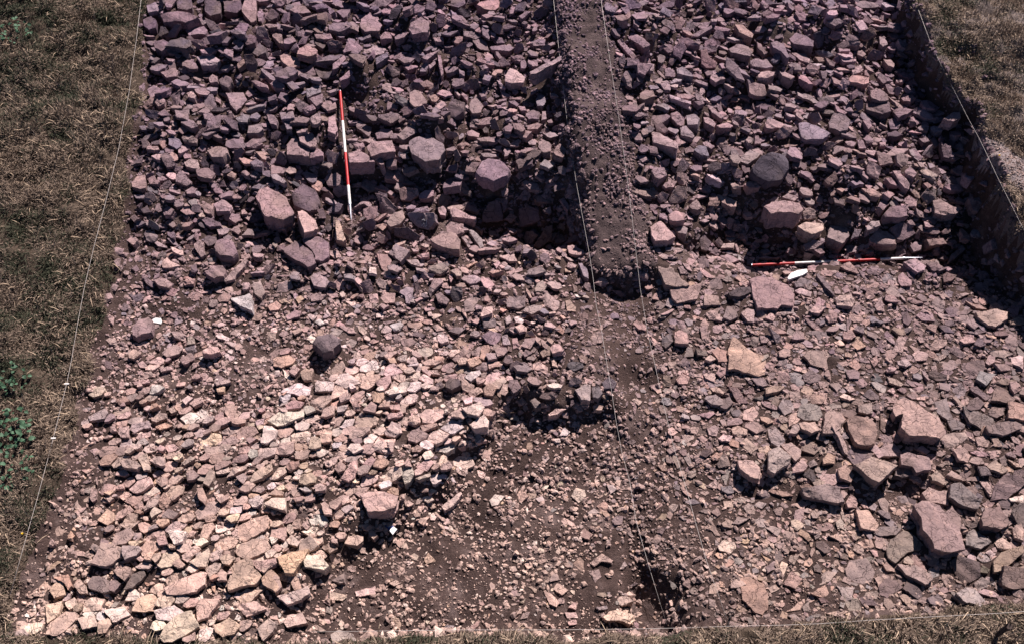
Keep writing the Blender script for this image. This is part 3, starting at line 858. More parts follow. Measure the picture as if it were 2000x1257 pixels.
G 510,920 570,940 680,1010 720,1080 790,1140 690,1160 600,1150 560,1060|t10 c6|long flat slab running down from the earth strip's lower end
X 1308,566 1330,560 1372,551 1362,583 1322,592 1312,580|t12 c6 l2|broad slab below the long flat one, right of the strip's end
G 860,780 900,750 960,810 930,880 880,870|t12 n30 c4
G 945,890 990,850 1035,890 1010,920|t10 n20 c4
G 1270,830 1300,800 1340,840 1290,870|t10 n20 c4
G 1040,950 1080,900 1180,950 1130,970 1060,975|t8 c6
G 840,950 890,920 940,960 940,1010 880,1000|t12 c3
G 1090,1200 1150,1170 1270,1150 1285,1190 1180,1240 1100,1230|t14 c1 l3 b2.2|dark grey rounded stone left of the large flat slab under the level pole
G 1140,1090 1190,1060 1235,1110 1190,1130|t10 c7
G 1040,1100 1090,1070 1130,1110 1080,1125|t8
X 1464,546 1475,541 1510,543 1540,557 1552,575 1551,598 1527,594 1519,602 1480,602 1472,585|t14 l4 c6|large flat pinkish slab below the level pole's red end
G 1600,1130 1660,1085 1740,1110 1720,1160 1620,1165|t10 c5
G 1610,1190 1660,1170 1745,1200 1735,1240 1640,1215|t9 c8
H 770,690 810,645 870,645 880,680 780,715|t16 c7
H 790,780 850,720 940,720 1000,770 1010,830 900,835 800,810|t14 c6 l4 b1.1|half-round block above the level pole's second red band
H 970,690 1050,640 1160,740 1060,800 1010,790 980,720|t14 n30 c4
H 900,600 950,540 1090,510 1100,600 1040,620 910,620|t14 n10 c5 b1.1|wide slab with a jagged shadow edge, above the half-round block
H 860,530 890,480 955,510 900,560|t8
H 1285,490 1350,475 1430,520 1505,545 1470,590 1380,600 1310,580|t16 c6 l5|bright layered slab up and right of the level pole's point
H 730,395 820,395 890,435 870,460 810,450|t12 c8
H 900,430 940,405 990,440 950,470|t12 c6
H 975,255 1020,255 1110,350 1100,400 1060,380 1020,330|t12 c6|long dull slab sloping down right, lower part of the right trench
H 920,310 970,305 1030,370 960,360|t10
H 1380,370 1420,355 1500,365 1600,380 1560,405 1430,400|t10 c6|long low slab near the right-hand shadow
H 1175,250 1240,240 1330,290 1310,320 1240,300|t10 c7
H 1070,250 1110,220 1165,275 1140,300 1080,270|t10
H 440,330 530,255 545,330 510,370 460,360|t12 n25 c3
H 1410,960 1430,910 1520,830 1545,865 1470,930 1420,965|t16 c5|lone lit stone in the right-hand shadow beyond the level pole's point
H 1240,790 1370,780 1405,825 1260,840|t10 n20 c4
H 1060,960 1150,935 1240,1000 1225,1030 1170,1045 1110,1000|t14 c7 l3|pinkish slab under the level pole's point
H 565,1000 640,960 725,1045 700,1060 620,1030|t10 c5|stone directly under the middle of the level pole
H 1015,1080 1050,1045 1130,1110 1125,1150 1040,1155 1015,1120|t8 c6
H 310,1000 390,975 430,1030 370,1055 310,1040|t8 c7
H 1100,90 1150,80 1205,155 1180,175 1120,130|t10
H 455,130 490,125 550,160 520,175|t8
H 1520,290 1620,300 1590,330 1560,320|t8
H 1430,250 1490,210 1550,230 1500,290|t10 n20 c3
H 1565,470 1650,460 1690,500 1640,580 1600,560|t12 n30 c4
H 1740,800 1800,770 1810,860 1750,870|t12 n30 c4
I 430,310 480,250 560,230 595,260 580,340 460,385 430,370|t16 l6 c5 b1.65|pitted boulder with a white tag on it, near the left turf edge
I 735,350 790,345 860,375 845,415 760,390|t14 c6
I 865,380 920,380 920,440 860,450|t8
I 845,470 920,455 940,500 900,530 850,515|t10 c3
I 970,500 1030,460 1100,460 1120,500 1060,520 980,515|t18 l6 c7 b2.2|humped pale stone right of and below the white-tagged boulder
I 1080,380 1120,355 1190,385 1185,415 1110,400|t10 c9
I 1095,290 1130,275 1170,290 1110,315|t6 c8
I 1230,455 1265,430 1305,465 1280,495 1240,490|t8 c7
I 400,520 440,480 500,520 440,560 405,550|t7
I 640,630 740,615 745,640 660,665|t6
I 430,740 560,715 570,745 450,765|t6
I 1070,745 1190,715 1200,740 1090,770|t7
I 1085,785 1160,770 1150,815 1100,820|t7
I 850,780 885,755 905,785 880,800|t6
I 820,880 870,845 910,865 850,915|t7
I 1150,970 1170,910 1220,905 1245,950 1230,1015 1180,1020|t8 c7|oval stone set upright in soil, left of the whitish paving
I 930,985 975,950 1020,965 1030,1020 990,1030|t8 c8
I 790,970 880,925 905,950 850,990 800,990|t7
I 710,950 740,925 780,970 740,985|t7
I 580,1040 640,975 700,985 700,1020 620,1055|t9
I 85,1010 220,945 245,975 215,1025 100,1045|t9 c7|long oval stone at the left edge beside the string's lower tag
I 300,880 380,850 410,890 330,915|t7
I 610,1090 690,1055 745,1075 650,1115|t7
I 765,1075 820,1055 850,1080 790,1100|t7
I 410,1110 430,1070 560,1035 575,1090 520,1100 450,1140|t10 c7
I 320,1140 330,1090 400,1080 405,1170 340,1170|t10
I 455,1180 480,1150 570,1110 570,1150 490,1195|t10
I 245,1095 290,1080 310,1120 260,1125|t8
I 1590,820 1620,790 1740,740 1830,780 1820,840 1750,855 1690,830|t9 c9|whitish paving slab with a rounded lower edge
J 60,750 80,725 210,740 205,810 60,815|t9 c8
I 1580,840 1670,835 1660,870 1620,910 1585,880|t8 c9
I 1625,920 1680,880 1780,900 1750,940 1640,955|t8 c8
I 1480,1040 1580,970 1720,970 1780,950 1770,1010 1690,1040 1560,1080|t10 c9|whitest long paving slab, lower left
I 1435,1215 1460,1075 1520,1080 1570,1110 1550,1180 1480,1225|t10 c9|white tapering slab below the whitest long paving slab
I 1735,670 1790,630 1845,650 1830,720 1770,725|t10 c7
I 1815,905 1900,850 1985,845 1990,880 1910,965 1840,940|t9 c7
I 1655,660 1700,605 1745,640 1700,690|t9
J 35,420 80,370 180,355 250,390 260,430 200,490 120,505 80,465|t24 l12 c2 b2.75|dark rounded boulder casting a deep shadow, centre left
I 1680,345 1750,310 1765,340 1700,375|t9
I 1630,230 1700,185 1755,190 1740,230 1640,260|t10
J 20,80 70,40 150,60 110,105 30,115|t10 c5
I 1530,200 1560,190 1595,240 1560,250|t7
I 1855,270 1900,245 1945,280 1900,300|t8 c9
I 1490,150 1560,110 1600,140 1580,180 1510,185|t8
J 570,90 600,45 690,50 685,125 610,130|t9 c7
J 480,60 550,50 560,130 490,120|t8
J 710,40 780,0 835,10 805,135 770,130 760,70|t8 c6
J 1000,60 1040,40 1110,100 1090,140 1020,120|t14 c5
J 1130,0 1210,0 1215,90 1160,130 1120,80|t16 n40 c1|dark upright stone in shadow, middle of the picture
J 1355,210 1380,160 1450,150 1445,205 1360,235|t14 l8 c9|bright cap stone sitting on a grey layered stump, centre
J 1370,240 1470,240 1480,310 1380,320|t14 n20 c3
J 1220,120 1290,60 1370,70 1310,150 1300,190 1230,200|t8 c5
J 1550,95 1580,65 1710,70 1700,150 1650,170 1560,150|t12 c4|broad dull stone right of the bright cap stone
J 1835,60 1880,50 1975,110 1960,170 1930,190 1850,140|t12 c7|bright stone two places right of the bright cap stone
J 1610,235 1650,225 1700,260 1680,285 1630,275|t9 c9
J 1540,250 1580,215 1600,270 1560,290|t9
J 1360,380 1430,335 1520,360 1500,420 1460,455 1400,430|t12 c5|fan-shaped grey stone below the bright cap stone
J 1520,380 1560,370 1590,450 1530,450|t8
J 1600,400 1640,390 1660,460 1610,480|t8
J 1280,500 1350,460 1360,480 1340,550 1290,530|t12 c5
J 1365,460 1420,450 1430,490 1390,570 1350,560|t12 c5
J 1225,700 1280,660 1350,645 1360,680 1280,735|t10 c8
J 1760,600 1820,580 1880,620 1875,680 1820,650 1760,640|t12 c8
J 1010,380 1030,365 1090,370 1100,420 1050,440 1020,420|t12 c8 b1.65|orange rounded stone above the paved area
J 780,290 890,270 905,300 870,330 790,310|t8
J 975,300 1020,290 1080,330 1010,345|t8
J 770,340 830,340 930,370 900,395 800,375|t8 c3
J 815,510 850,490 900,540 870,550 820,530|t8 c8
J 900,590 960,555 1055,580 1000,605 920,610|t10 c8
J 630,560 680,545 700,590 650,590|t8
J 770,600 870,590 865,610 790,615|t8 c8
J 865,710 910,675 985,720 980,755 930,750|t10 c8
J 940,650 1020,645 1035,680 980,680|t8 c8
J 1075,740 1110,710 1190,715 1200,760 1130,800 1080,780|t14 l3 c2 b1.65|dark pitted stone on the upper margin of the paved area
J 1000,760 1040,730 1075,770 1030,790|t12 c3
J 210,750 250,680 320,665 370,700 425,745 300,790|t8 c8
J 530,740 570,710 655,680 655,740 610,795 550,770|t9 c8
J 610,820 690,770 770,770 780,810 640,840|t12 c8
J 1375,790 1420,740 1480,790 1450,850 1385,840|t14 c5
J 1565,760 1590,710 1640,715 1670,790 1610,830|t16 c3
J 1200,940 1290,920 1350,890 1385,935 1340,1005 1250,990|t12 l3 c8|upper one of two bright corner slabs at the paving's right end
J 1270,1070 1380,990 1420,1040 1410,1090 1300,1105|t16 c8|lower one of two bright corner slabs at the paving's right end
J 250,850 300,815 340,830 330,870 260,900|t8
J 600,1120 660,1045 730,1060 740,1130 680,1170 610,1150|t8 c8
J 510,1240 560,1160 600,1190 690,1185 670,1256|t8 c9
J 95,1150 130,1100 185,1110 190,1200 110,1215|t10 c8
J 640,920 720,910 730,960 650,950|t7
J 550,930 590,880 645,890 640,930|t7
J 350,920 390,880 415,960 360,960|t8
J 430,960 500,890 545,920 530,980|t8
J 620,990 740,970 750,1000 630,1030|t8
J 880,1080 1010,1060 1020,1080 900,1125|t8
J 1280,1180 1340,1145 1410,1185 1330,1215|t10 c8
J 1730,870 1760,840 1820,900 1830,930 1780,940|t14 c2
K 215,110 250,100 300,160 300,195 230,190|t10 c6
K 320,220 360,195 400,220 395,260 340,270|t14 c4
K 750,290 770,255 850,300 850,340 790,330|t12 c6 b1.65|rounded stone on the earth strip just left of its right string
K 370,430 440,360 480,340 520,390 500,435 400,445|t5 c6|flat fan-shaped stone under the strip's left string
K 290,800 380,755 415,760 410,890 340,880|t16 c5|brown block left of a grey one, above the central gravel floor
K 425,780 480,770 510,830 470,870 430,860|t14 c2
K 500,740 560,690 620,740 600,790 520,790|t14 c2 b1.65|dark pitted stone crossed by the strip's left string
K 70,760 130,745 195,765 180,785 90,780|t18 c8
K 80,990 150,940 240,905 250,935 160,990 90,1005|t10 c8|long pale stone on the brink above the central gravel floor
K 430,930 480,895 520,920 500,960 440,960|t12 c7
K 230,600 270,570 350,590 360,620 290,650 240,630|t10 c2
K 1070,350 1110,330 1165,350 1190,420 1170,445 1070,435|t18 c7|bright stone with a black shaded front, right of the strip's right string
K 970,400 1040,360 1060,420 1000,480 970,450|t12 c3
K 1310,200 1350,180 1430,210 1430,260 1340,245|t10 c7
K 1450,240 1480,150 1540,150 1570,230 1500,265|t12 c5
K 1585,205 1640,165 1700,180 1690,280 1640,270|t12 c6
K 1490,640 1490,480 1510,410 1540,385 1600,430 1690,500 1770,530 1800,590 1780,680 1730,700 1640,670 1560,640|t12 l4 c7|large three-cornered slab, pointed at the top, right of centre
K 1080,720 1130,670 1190,700 1170,755 1100,755|t8 c7
K 1295,680 1330,660 1395,680 1385,745 1310,710|t8 c7
K 1220,680 1285,670 1280,705 1225,700|t6
K 1105,590 1150,535 1190,580 1210,640 1150,640|t12 c3
K 1010,580 1080,580 1095,660 1030,640|t8
K 1310,560 1350,525 1395,560 1350,580|t14 c9
K 1345,790 1400,775 1470,820 1450,835 1370,815|t12 c8
K 1420,890 1500,850 1530,900 1480,950 1430,940|t14 c3
K 1320,1100 1380,1075 1425,1100 1400,1160 1340,1150|t10 c7
K 1410,1180 1450,1140 1525,1160 1500,1205 1440,1200|t10 c8
K 1510,1110 1560,1080 1640,1110 1640,1150 1580,1170 1520,1140|t10 c7
K 1250,1170 1290,1155 1330,1190 1300,1215|t8
K 880,1120 910,1090 950,1130 930,1160|t8
K 1775,240 1830,195 1865,230 1840,265|t10
K 170,1160 205,1090 255,1130 230,1160|t7 c8
K 730,880 770,850 820,890 790,925|t8
K 1880,500 1930,480 1975,520 1940,550 1890,540|t12
K 1610,960 1690,930 1730,990 1680,1050 1600,1030|t6
K 1880,920 1950,880 2000,960 1930,1000|t8
L 525,100 560,65 650,60 685,100 660,145 540,140|t12 l3 c8|bright rounded slab right of the large flat pinkish slab
L 320,185 370,145 450,160 400,210 340,200|t14 c7
L 450,230 500,175 545,210 540,265 480,270|t8
L 830,150 880,95 930,160 920,190 850,185|t10
L 1275,120 1330,70 1390,110 1385,180 1340,210 1290,160|t7 c5
L 1590,100 1630,85 1675,130 1620,130|t8
L 1470,70 1550,40 1590,50 1500,85|t8
L 1620,200 1790,170 1875,195 1870,250 1780,310 1720,300 1640,240|t14 l5 c8|big bright many-sided slab near the right edge
L 1640,290 1700,300 1710,340 1670,340|t8
L 1880,260 1950,235 2000,240 2000,290 1900,290|t14 c6|slab cut by the picture's right edge, beside the big bright one
L 1640,370 1720,370 1700,395 1660,400|t8
L 1850,410 1890,360 1945,370 1955,460 1920,500 1860,460|t10 c5
L 1895,545 1960,530 2000,540 2000,640 1910,600|t12 c9|bright slab cut by the right edge, third of those down the edge
L 1890,740 1940,730 1990,790 1930,830 1895,790|t14 c7
L 1040,200 1090,190 1130,260 1100,300 1060,280|t10 c2
L 180,400 220,330 280,360 290,405 200,410|t14 c6
L 580,370 650,330 690,385 640,410 590,400|t12 c6
L 520,420 560,410 605,450 560,460|t8 c9
L 650,450 700,400 770,460 700,490|t8
L 890,250 930,230 960,270 910,280|t7
L 80,500 130,470 175,490 170,540 100,540|t10
L 270,530 330,490 450,500 540,570 550,610 460,640 330,600|t6 c6|flat cracked slab flush with the soil, right of the three-cornered slab
L 920,640 960,600 1010,625 990,655 930,655|t12
L 1010,570 1080,555 1130,600 1080,620 1020,600|t12 c8
L 1125,520 1180,485 1255,520 1240,570 1150,575|t12 c7
L 1285,560 1370,520 1400,540 1340,580|t8
L 620,610 680,555 730,620 700,650|t8
L 800,565 850,530 860,590 830,620|t8
L 1330,300 1420,300 1460,360 1380,350|t10 c3
L 740,840 800,790 870,840 870,875 800,880|t10 c3
L 560,850 600,825 690,875 640,885|t10 c9
L 590,780 660,765 690,800 640,825|t8
L 930,700 1000,715 1065,760 1040,775 950,745|t8
L 930,810 980,780 1000,810 980,835|t8 c8
L 1130,790 1210,770 1220,800 1160,815|t7
L 1150,860 1230,850 1230,880 1170,880|t7 c8
L 1000,880 1060,855 1140,890 1230,960 1340,1020 1365,1070 1390,1150 1340,1180 1210,1160 1100,1155 1040,1090 1050,1030 1060,980 1000,1000 980,950|t18 l6 c7|large pitted pinkish slab with a straight lower edge, right side
L 1300,900 1400,860 1425,980 1450,1030 1400,1035 1320,980|t10 c4
L 1440,860 1470,850 1540,930 1510,940|t8
L 1545,950 1580,880 1640,855 1700,910 1660,950 1580,965|t14 c3
L 1720,970 1770,920 1840,930 1850,990 1790,1020 1730,1000|t12 c4
L 700,920 810,900 820,985 780,990 710,970|t9 c7
L 230,1000 250,920 330,905 410,930 430,1000 390,1045 300,1040|t8 c5
L 430,1090 450,980 500,945 560,970 605,1030 570,1100 520,1140 430,1140|t18 l4 c5|right-hand slab of the cluster overhanging a shadow, lower right
L 165,1140 190,1080 240,1060 250,1110 220,1145|t16 c7
L 235,1060 370,1045 410,1110 340,1140 260,1100|t18 l3 c7|oblong pale slab in the cluster overhanging a shadow, lower right
L 80,930 120,870 180,880 210,950 130,1000|t8 c6
L 615,1040 640,1005 790,1010 840,1060 860,1150 840,1220 770,1240 700,1230 640,1130|t20 l5 c5 b0.55|round pitted slab left of the large pitted pinkish slab
L 970,1160 1010,1120 1060,1170 1030,1210 980,1200|t8
L 1620,1170 1690,1155 1740,1200 1720,1245 1640,1240|t10
L 1740,1170 1790,1170 1835,1240 1770,1245|t10
L 1250,660 1290,650 1400,690 1400,720 1320,730 1260,700|t14 c2
L 165,810 240,820 270,870 200,885|t8
L 270,690 330,640 420,690 410,740 320,750 280,730|t8 c3
M 730,165 790,140 850,150 900,195 870,220 760,205|t14 l3 c7 b1.65|plump pale stone near the left turf edge, lower left
M 960,150 1010,115 1080,120 1085,190 1050,195|t16 c7
M 1020,65 1050,30 1090,50 1070,80|t10
M 1010,310 1040,280 1105,285 1100,340 1060,360|t10
M 1250,250 1310,225 1360,270 1320,300 1260,310|t10 c7
M 1385,330 1410,270 1440,215 1480,240 1460,310 1430,355|t8 c8
M 1335,370 1380,365 1415,440 1400,495 1350,450|t9 c7
M 1215,170 1290,115 1320,140 1240,190|t8
M 1310,180 1350,150 1370,190 1340,215|t8
M 1565,285 1620,200 1740,185 1720,215 1600,270|t8
M 1745,320 1790,240 1920,170 1930,215 1850,290 1760,325|t9 c6
M 1640,280 1700,250 1735,280 1700,335|t7
M 605,440 650,425 690,450 650,475|t7 c8
M 500,440 510,365 555,380 550,450 520,475|t6
M 695,600 720,550 810,500 850,545 770,590 700,630|t9 c7
M 560,620 590,580 640,530 690,560 690,620 640,660|t5 c8
M 920,550 950,470 1040,410 1040,470 1010,510|t8
M 1030,470 1080,400 1140,470 1100,540 1040,510|t8 c6
M 970,560 1010,510 1065,545 980,600|t7
M 840,510 910,470 920,530 870,545|t7
M 875,650 930,630 985,660 930,725 890,700|t8
M 660,820 700,720 820,670 840,740 790,800|t9 c6
M 840,720 900,715 900,755 860,790|t8
M 1100,700 1160,685 1255,705 1220,790 1160,810 1130,760|t14 l3 c9|brightest shield-shaped stone over a dark gap, lower left
M 1020,770 1080,720 1120,810 1040,815|t12 c7
M 1360,760 1390,650 1460,635 1480,670 1420,765|t10 c7
M 1250,750 1290,700 1335,705 1310,750|t10
M 750,815 880,820 905,850 860,895 770,930 750,880|t12 l3 c6|pointed pinkish slab in shadow surroundings, lower left
M 850,915 910,885 930,930 890,940|t8
M 960,900 1050,865 1060,900 1010,950|t8
M 680,1005 750,960 820,990 810,1040 770,1095 710,1050|t12 c6
M 1215,890 1330,810 1370,840 1260,945 1220,920|t8 c8
M 1275,945 1430,835 1440,890 1400,985 1330,980|t10 c7|triangular slab pointing up right, bottom left corner area
M 1140,960 1200,915 1250,970 1200,995|t8
M 1075,1150 1200,1080 1370,1015 1420,1030 1400,1120 1330,1180 1220,1200 1100,1200|t9 c8|largest elongated pale slab near the bottom left corner
M 1575,1140 1600,980 1680,930 1760,920 1780,990 1840,1050 1790,1115 1640,1150 1580,1175|t14 c7|largest blocky slab of the bottom left group
M 1760,925 1830,935 1955,915 1960,950 1850,1030 1790,980|t12 c8
M 1840,1080 1870,1020 1920,1000 1970,1050 2000,1130 1950,1185 1850,1120|t10 c6
M 1510,910 1580,880 1640,910 1590,970 1540,960|t8 c6
M 1480,1040 1530,990 1575,1030 1570,1090 1500,1090|t8 c6
M 480,1110 520,1055 610,1060 650,1090 655,1170 600,1190 490,1150|t8 c3|dull greyish slab low in the bottom left corner
M 660,1090 700,1085 745,1115 690,1180 655,1170|t8 c4
M 190,1150 230,1100 300,1090 300,1150 310,1200 220,1230 195,1190|t8 c7
M 215,1065 330,1040 360,1130 330,1165 300,1110|t7 c7
M 370,1125 420,1075 470,1130 480,1190 420,1190|t8 c7
M 830,1040 930,1000 940,1050 830,1150 760,1160|t5 c2
M 1735,110 1750,55 1810,70 1815,115 1760,135|t10 c8
N 105,740 120,680 235,670 240,740 220,780|t10 c7
M 315,760 350,700 385,740 360,780|t6
M 505,830 530,800 585,830 540,865|t6
M 175,820 200,760 235,790 210,820|t6
X 86,1179 122,1172 112,1202 91,1216|t8 c8
X 125,1175 145,1165 150,1180 135,1190|t8 c8
X 416,1221 448,1205 469,1219 458,1237 434,1244 420,1233|t9 c8|rounded pale slab on the bottom edge, left one of a pair
X 500,1226 525,1205 539,1216 532,1233 514,1251|t9 c8|pointed pale slab on the bottom edge, right one of a pair
X 539,1163 567,1155 602,1142 605,1156 588,1170 560,1179|t9 c8
X 381,1184 392,1167 430,1170 406,1205 385,1212|t9 c8
X 645,1238 660,1228 690,1237 700,1260 650,1260|t8 c7
X 300,1190 340,1180 360,1195 330,1212 305,1208|t7 c8
X 200,1190 240,1182 255,1200 220,1215|t7 c8
X 460,1180 500,1172 520,1188 480,1203|t7 c8
X 150,1205 185,1200 190,1222 160,1228|t7 c8
X 545,1200 590,1195 600,1215 560,1225|t7 c8
N 810,420 890,390 1010,395 1110,430 1100,490 1080,525 960,545 870,550 830,470|t24 l8 c7|large flat slab overhanging the pit that holds the blue and white packet
N 1020,390 1060,360 1110,370 1115,420 1050,410|t10 c8
N 1120,420 1170,405 1160,450 1120,460|t10 c8
N 1130,240 1150,200 1220,205 1235,265 1200,320 1160,335|t14 c7
N 1240,290 1360,245 1365,265 1280,305|t10
N 1155,180 1190,125 1220,200 1170,195|t9
N 1480,160 1540,110 1690,130 1710,190 1640,220 1600,210 1530,225|t14 c9|bright crumbling stone on the paving's right brink
N 920,30 950,0 1010,0 1060,90 1000,95 920,70|t10 c9
N 1010,0 1080,10 1070,80 1060,88|t10 c8
N 705,60 740,20 810,20 840,60 760,95|t8 c8
N 1215,60 1260,30 1310,60 1280,85 1220,80|t8
N 660,290 740,160 790,140 795,220 770,280 720,315|t8 c7
N 610,210 660,150 705,195 690,230 640,250|t8 c7
N 530,150 650,115 620,180 570,205 545,190|t8 c7
N 335,300 360,260 430,240 475,280 465,320 380,345 335,325|t12 c7|six-sided pale stone left of the pit with the packet
N 450,350 500,325 550,350 540,385 460,395|t10 c8
N 330,365 380,355 440,390 380,395|t8 c8
N 60,490 120,445 230,440 230,545 140,520|t14 l3 c8|bright wedge-shaped stone with a black shadow under it, lower left
N 95,420 150,375 220,400 210,425|t8 c7
N 505,490 530,470 590,520 595,580 530,570|t10 c8
N 280,440 370,430 360,465 310,475|t8
N 280,650 300,610 350,610 340,680 285,685|t8
N 355,660 400,610 420,660 395,685|t8
N 235,770 280,730 345,790 320,825 250,800|t8 c8
N 435,755 520,750 520,790 490,810|t8 c8
N 690,800 720,730 840,735 835,785 790,820|t14 c8|bright jagged stone left of and below the packet
N 580,760 630,720 640,800 590,790|t10
N 870,690 890,675 950,735 920,770 880,730|t10 c7
N 165,910 260,870 410,835 370,920 290,1035 220,1030 180,960|t14 l3 c7|kite-shaped slab second from the right end of the bottom left group
N 0,940 100,920 160,935 60,1030 0,985|t12 c8
N 370,940 400,885 510,895 570,970 530,1005 380,980|t14 l3 c9|bright slab at the right end of the bottom left group
N 40,1085 120,1000 180,1060 200,1140 160,1180 60,1120|t10 c6
N 590,1090 690,1030 690,1100 640,1110|t14 c5
N 770,1175 930,1130 935,1195 780,1215|t7 c8|oblong pale stone lying alone at the gravel floor's left side
N 1040,1110 1090,1085 1140,1110 1080,1135|t6
N 1075,780 1160,740 1180,770 1120,835|t4 c7
N 1310,930 1345,870 1410,940 1330,960|t5 c6
N 1250,620 1270,590 1360,575 1310,660|t5 c6
N 1445,510 1540,440 1600,395 1610,415 1540,510 1470,545|t12 c8|slanting narrow slab at the pit's right end
N 1820,465 1870,415 1945,430 1890,500 1840,510|t5 c8
O 460,110 500,45 570,60 580,110 520,165|t7 c7|rounded pinkish stone alone on the central gravel floor
O 380,300 410,275 500,330 470,350 400,325|t5 c7
O 15,130 60,60 130,110 70,165|t5 c7
O 120,90 190,60 190,120 140,140|t5 c7
O 530,400 570,360 635,410 600,450 540,430|t6 c6
O 580,240 640,205 690,240 600,250|t5
O 660,190 720,150 775,180 760,240 700,230|t5 c6
O 740,20 790,20 820,60 770,95|t6 c7
O 600,630 700,555 800,610 780,630 700,620 640,660|t8 c7 b1.65|hump-backed pale stone on the gravel floor by the strip
O 475,640 530,585 560,620 560,715|t5 c6
O 600,690 680,680 700,740 650,790|t6 c4
O 290,770 320,715 385,720 390,760 300,780|t6 c5
O 325,840 350,785 445,845 390,885|t6 c8
O 245,850 290,845 370,940 350,980 290,955|t6 c8|elongated pale stone slanting down right on the gravel floor
O 770,940 850,890 900,895 950,930 860,970|t12 c8|upper one of two large pale stones beside the black hole at the bottom
O 710,1060 760,1010 850,1000 960,1045 965,1080 930,1105 830,1080 740,1085|t14 l3 c8|lower one of two large pale stones beside the black hole at the bottom
O 410,1020 500,1015 525,1060 430,1065|t6 c8
O 435,1090 500,1075 510,1110 450,1120|t5
O 440,980 480,940 515,950 500,1000|t6
O 650,980 740,965 750,990 680,1000|t7 c5
O 1605,500 1650,455 1740,470 1750,520 1710,560 1620,540|t6 c9|whitish speckled round stone right of the strip's right string
O 1205,210 1250,170 1300,180 1270,235 1220,240|t5 c5
O 1635,325 1690,285 1740,320 1720,360 1650,350|t6 c7
O 1650,150 1720,150 1730,200 1660,200|t6
O 1725,130 1800,115 1870,140 1790,170|t6
O 1525,300 1560,300 1640,420 1590,420 1540,350|t3
O 1775,755 1860,745 1970,800 2000,880 2000,1000 1960,1040 1890,1020 1800,920|t7 c5|large flat slab near the bottom, right of the bent metal pin
O 1330,800 1370,745 1420,800 1390,830|t5 c4
O 1380,850 1420,820 1460,850 1420,880|t5 c4
O 1535,900 1590,920 1600,970 1540,985|t6 c4
O 1225,930 1260,920 1280,950 1240,970|t5 c7
O 840,680 880,620 900,650 870,680|t5
O 780,300 820,260 870,270 860,330 800,335|t6 c3
P 462,125 560,85 705,130 650,180 600,225 560,210|t26 l8 c6|triangular slab overhanging a deep black recess, lower right
P 685,180 700,140 770,140 800,180 740,195|t16 c4
P 715,70 760,55 870,90 885,155 800,170 780,140 720,125|t22 c5|dull slab right of the overhanging triangular slab
P 600,40 680,10 725,65 715,85 610,80|t12 c6
P 795,40 830,25 875,55 860,70|t8
P 880,185 910,155 980,215 960,235 890,210|t20 c5
P 2,150 0,60 60,30 130,80 120,110 40,170|t22 c6 l3|left half of a split pale block, left of the overhanging slab
P 65,20 130,5 180,45 180,90 150,110|t22 c6 l3|right half of a split pale block, left of the overhanging slab
X 1440,897 1470,897 1485,912 1484,935 1465,930 1445,915|t18 c8|orange lit stone at the left end of the lower right ledge
P 182,250 330,230 385,245 415,330 380,335 300,320 200,290|t18 l3 c5|long slab with a shaded front below the split pale block
P 420,330 445,285 490,320 480,360 430,360|t8
P 500,340 520,310 545,365 520,362|t8
P 475,370 540,370 600,450 580,485 500,470|t12 c7|bright stone below the right end of the long shaded-front slab
P 640,580 660,530 730,480 790,510 855,580 760,600 690,660 650,630|t12 c4|grey five-sided slab left of the biggest slab
P 780,345 850,320 930,340 960,380 1000,340 1050,410 1045,480 1065,590 990,605 900,580 880,530 835,480 825,410|t22 l8 c5|biggest slab of all, long and grey, lower right
P 830,280 870,248 920,270 970,265 975,345 930,340 860,325|t18 c6 l4
P 980,300 985,235 1040,225 1130,300 1130,320 1160,310 1140,365 1060,350|t20 l4 c5|thick grey block right of the biggest slab's upper end
P 1150,420 1170,360 1250,355 1310,440 1260,475 1160,460|t18 l4 c4|blocky grey stone near the right edge, lower right
P 1070,490 1110,475 1210,540 1150,580 1070,560|t10 c4
P 990,640 1040,615 1150,650 1150,740 1060,780 1010,720|t18 c1 n10 b2.2|dark rounded block below the biggest slab
P 1215,650 1260,600 1381,560 1381,600 1270,700 1220,710|t14 l3 c5|long slab slanting up to the right edge, lower right
P 415,690 440,640 530,630 580,710 560,760 500,790 430,740|t8 c4|dull rounded slab left of the grey five-sided slab
P 620,670 640,650 705,715 640,700|t8
P 695,665 800,670 880,720 895,745 850,775 740,720|t12 l3 c6|pinkish slab sloping down right below the grey five-sided slab
P 600,780 640,740 690,750 730,790 640,850 600,830|t6 c4
P 1000,50 1040,20 1100,75 1080,115 1030,105|t14
P 1180,130 1230,100 1300,155 1270,175 1200,155|t14 c6
P 1290,100 1381,130 1370,145 1340,140|t10
P 375,150 420,125 470,180 450,220 390,200|t12 c6
P 295,95 320,65 370,80 360,120 300,125|t10
P 215,120 250,95 270,130 230,140|t10
P 965,185 990,160 1060,200 1145,190 1140,215 1050,215|t8
P 1140,215 1180,210 1230,290 1200,300|t8
P 1300,310 1381,290 1381,330 1310,325|t12 c9
P 1320,470 1360,425 1381,470 1381,540 1330,520|t14
P 120,430 150,420 205,450 160,485 125,460|t6 c7
P 250,735 320,700 375,710 330,760 270,780|t5
P 230,820 310,775 360,840 310,850|t5
P 80,770 130,700 190,740 150,800|t4
P 485,540 560,530 575,570 530,600|t10
P 1175,600 1200,585 1235,605 1210,625|t8 c9
P 1110,770 1160,730 1220,770 1130,810|t8 c4
"""
COVER = np.zeros(GX.shape, bool)          # ground hidden under a traced stone
TOPS = H.copy()                           # ground with the traced stones on it
counts = dict.fromkeys(AREAS, 0)
AREA_COUNT = {}
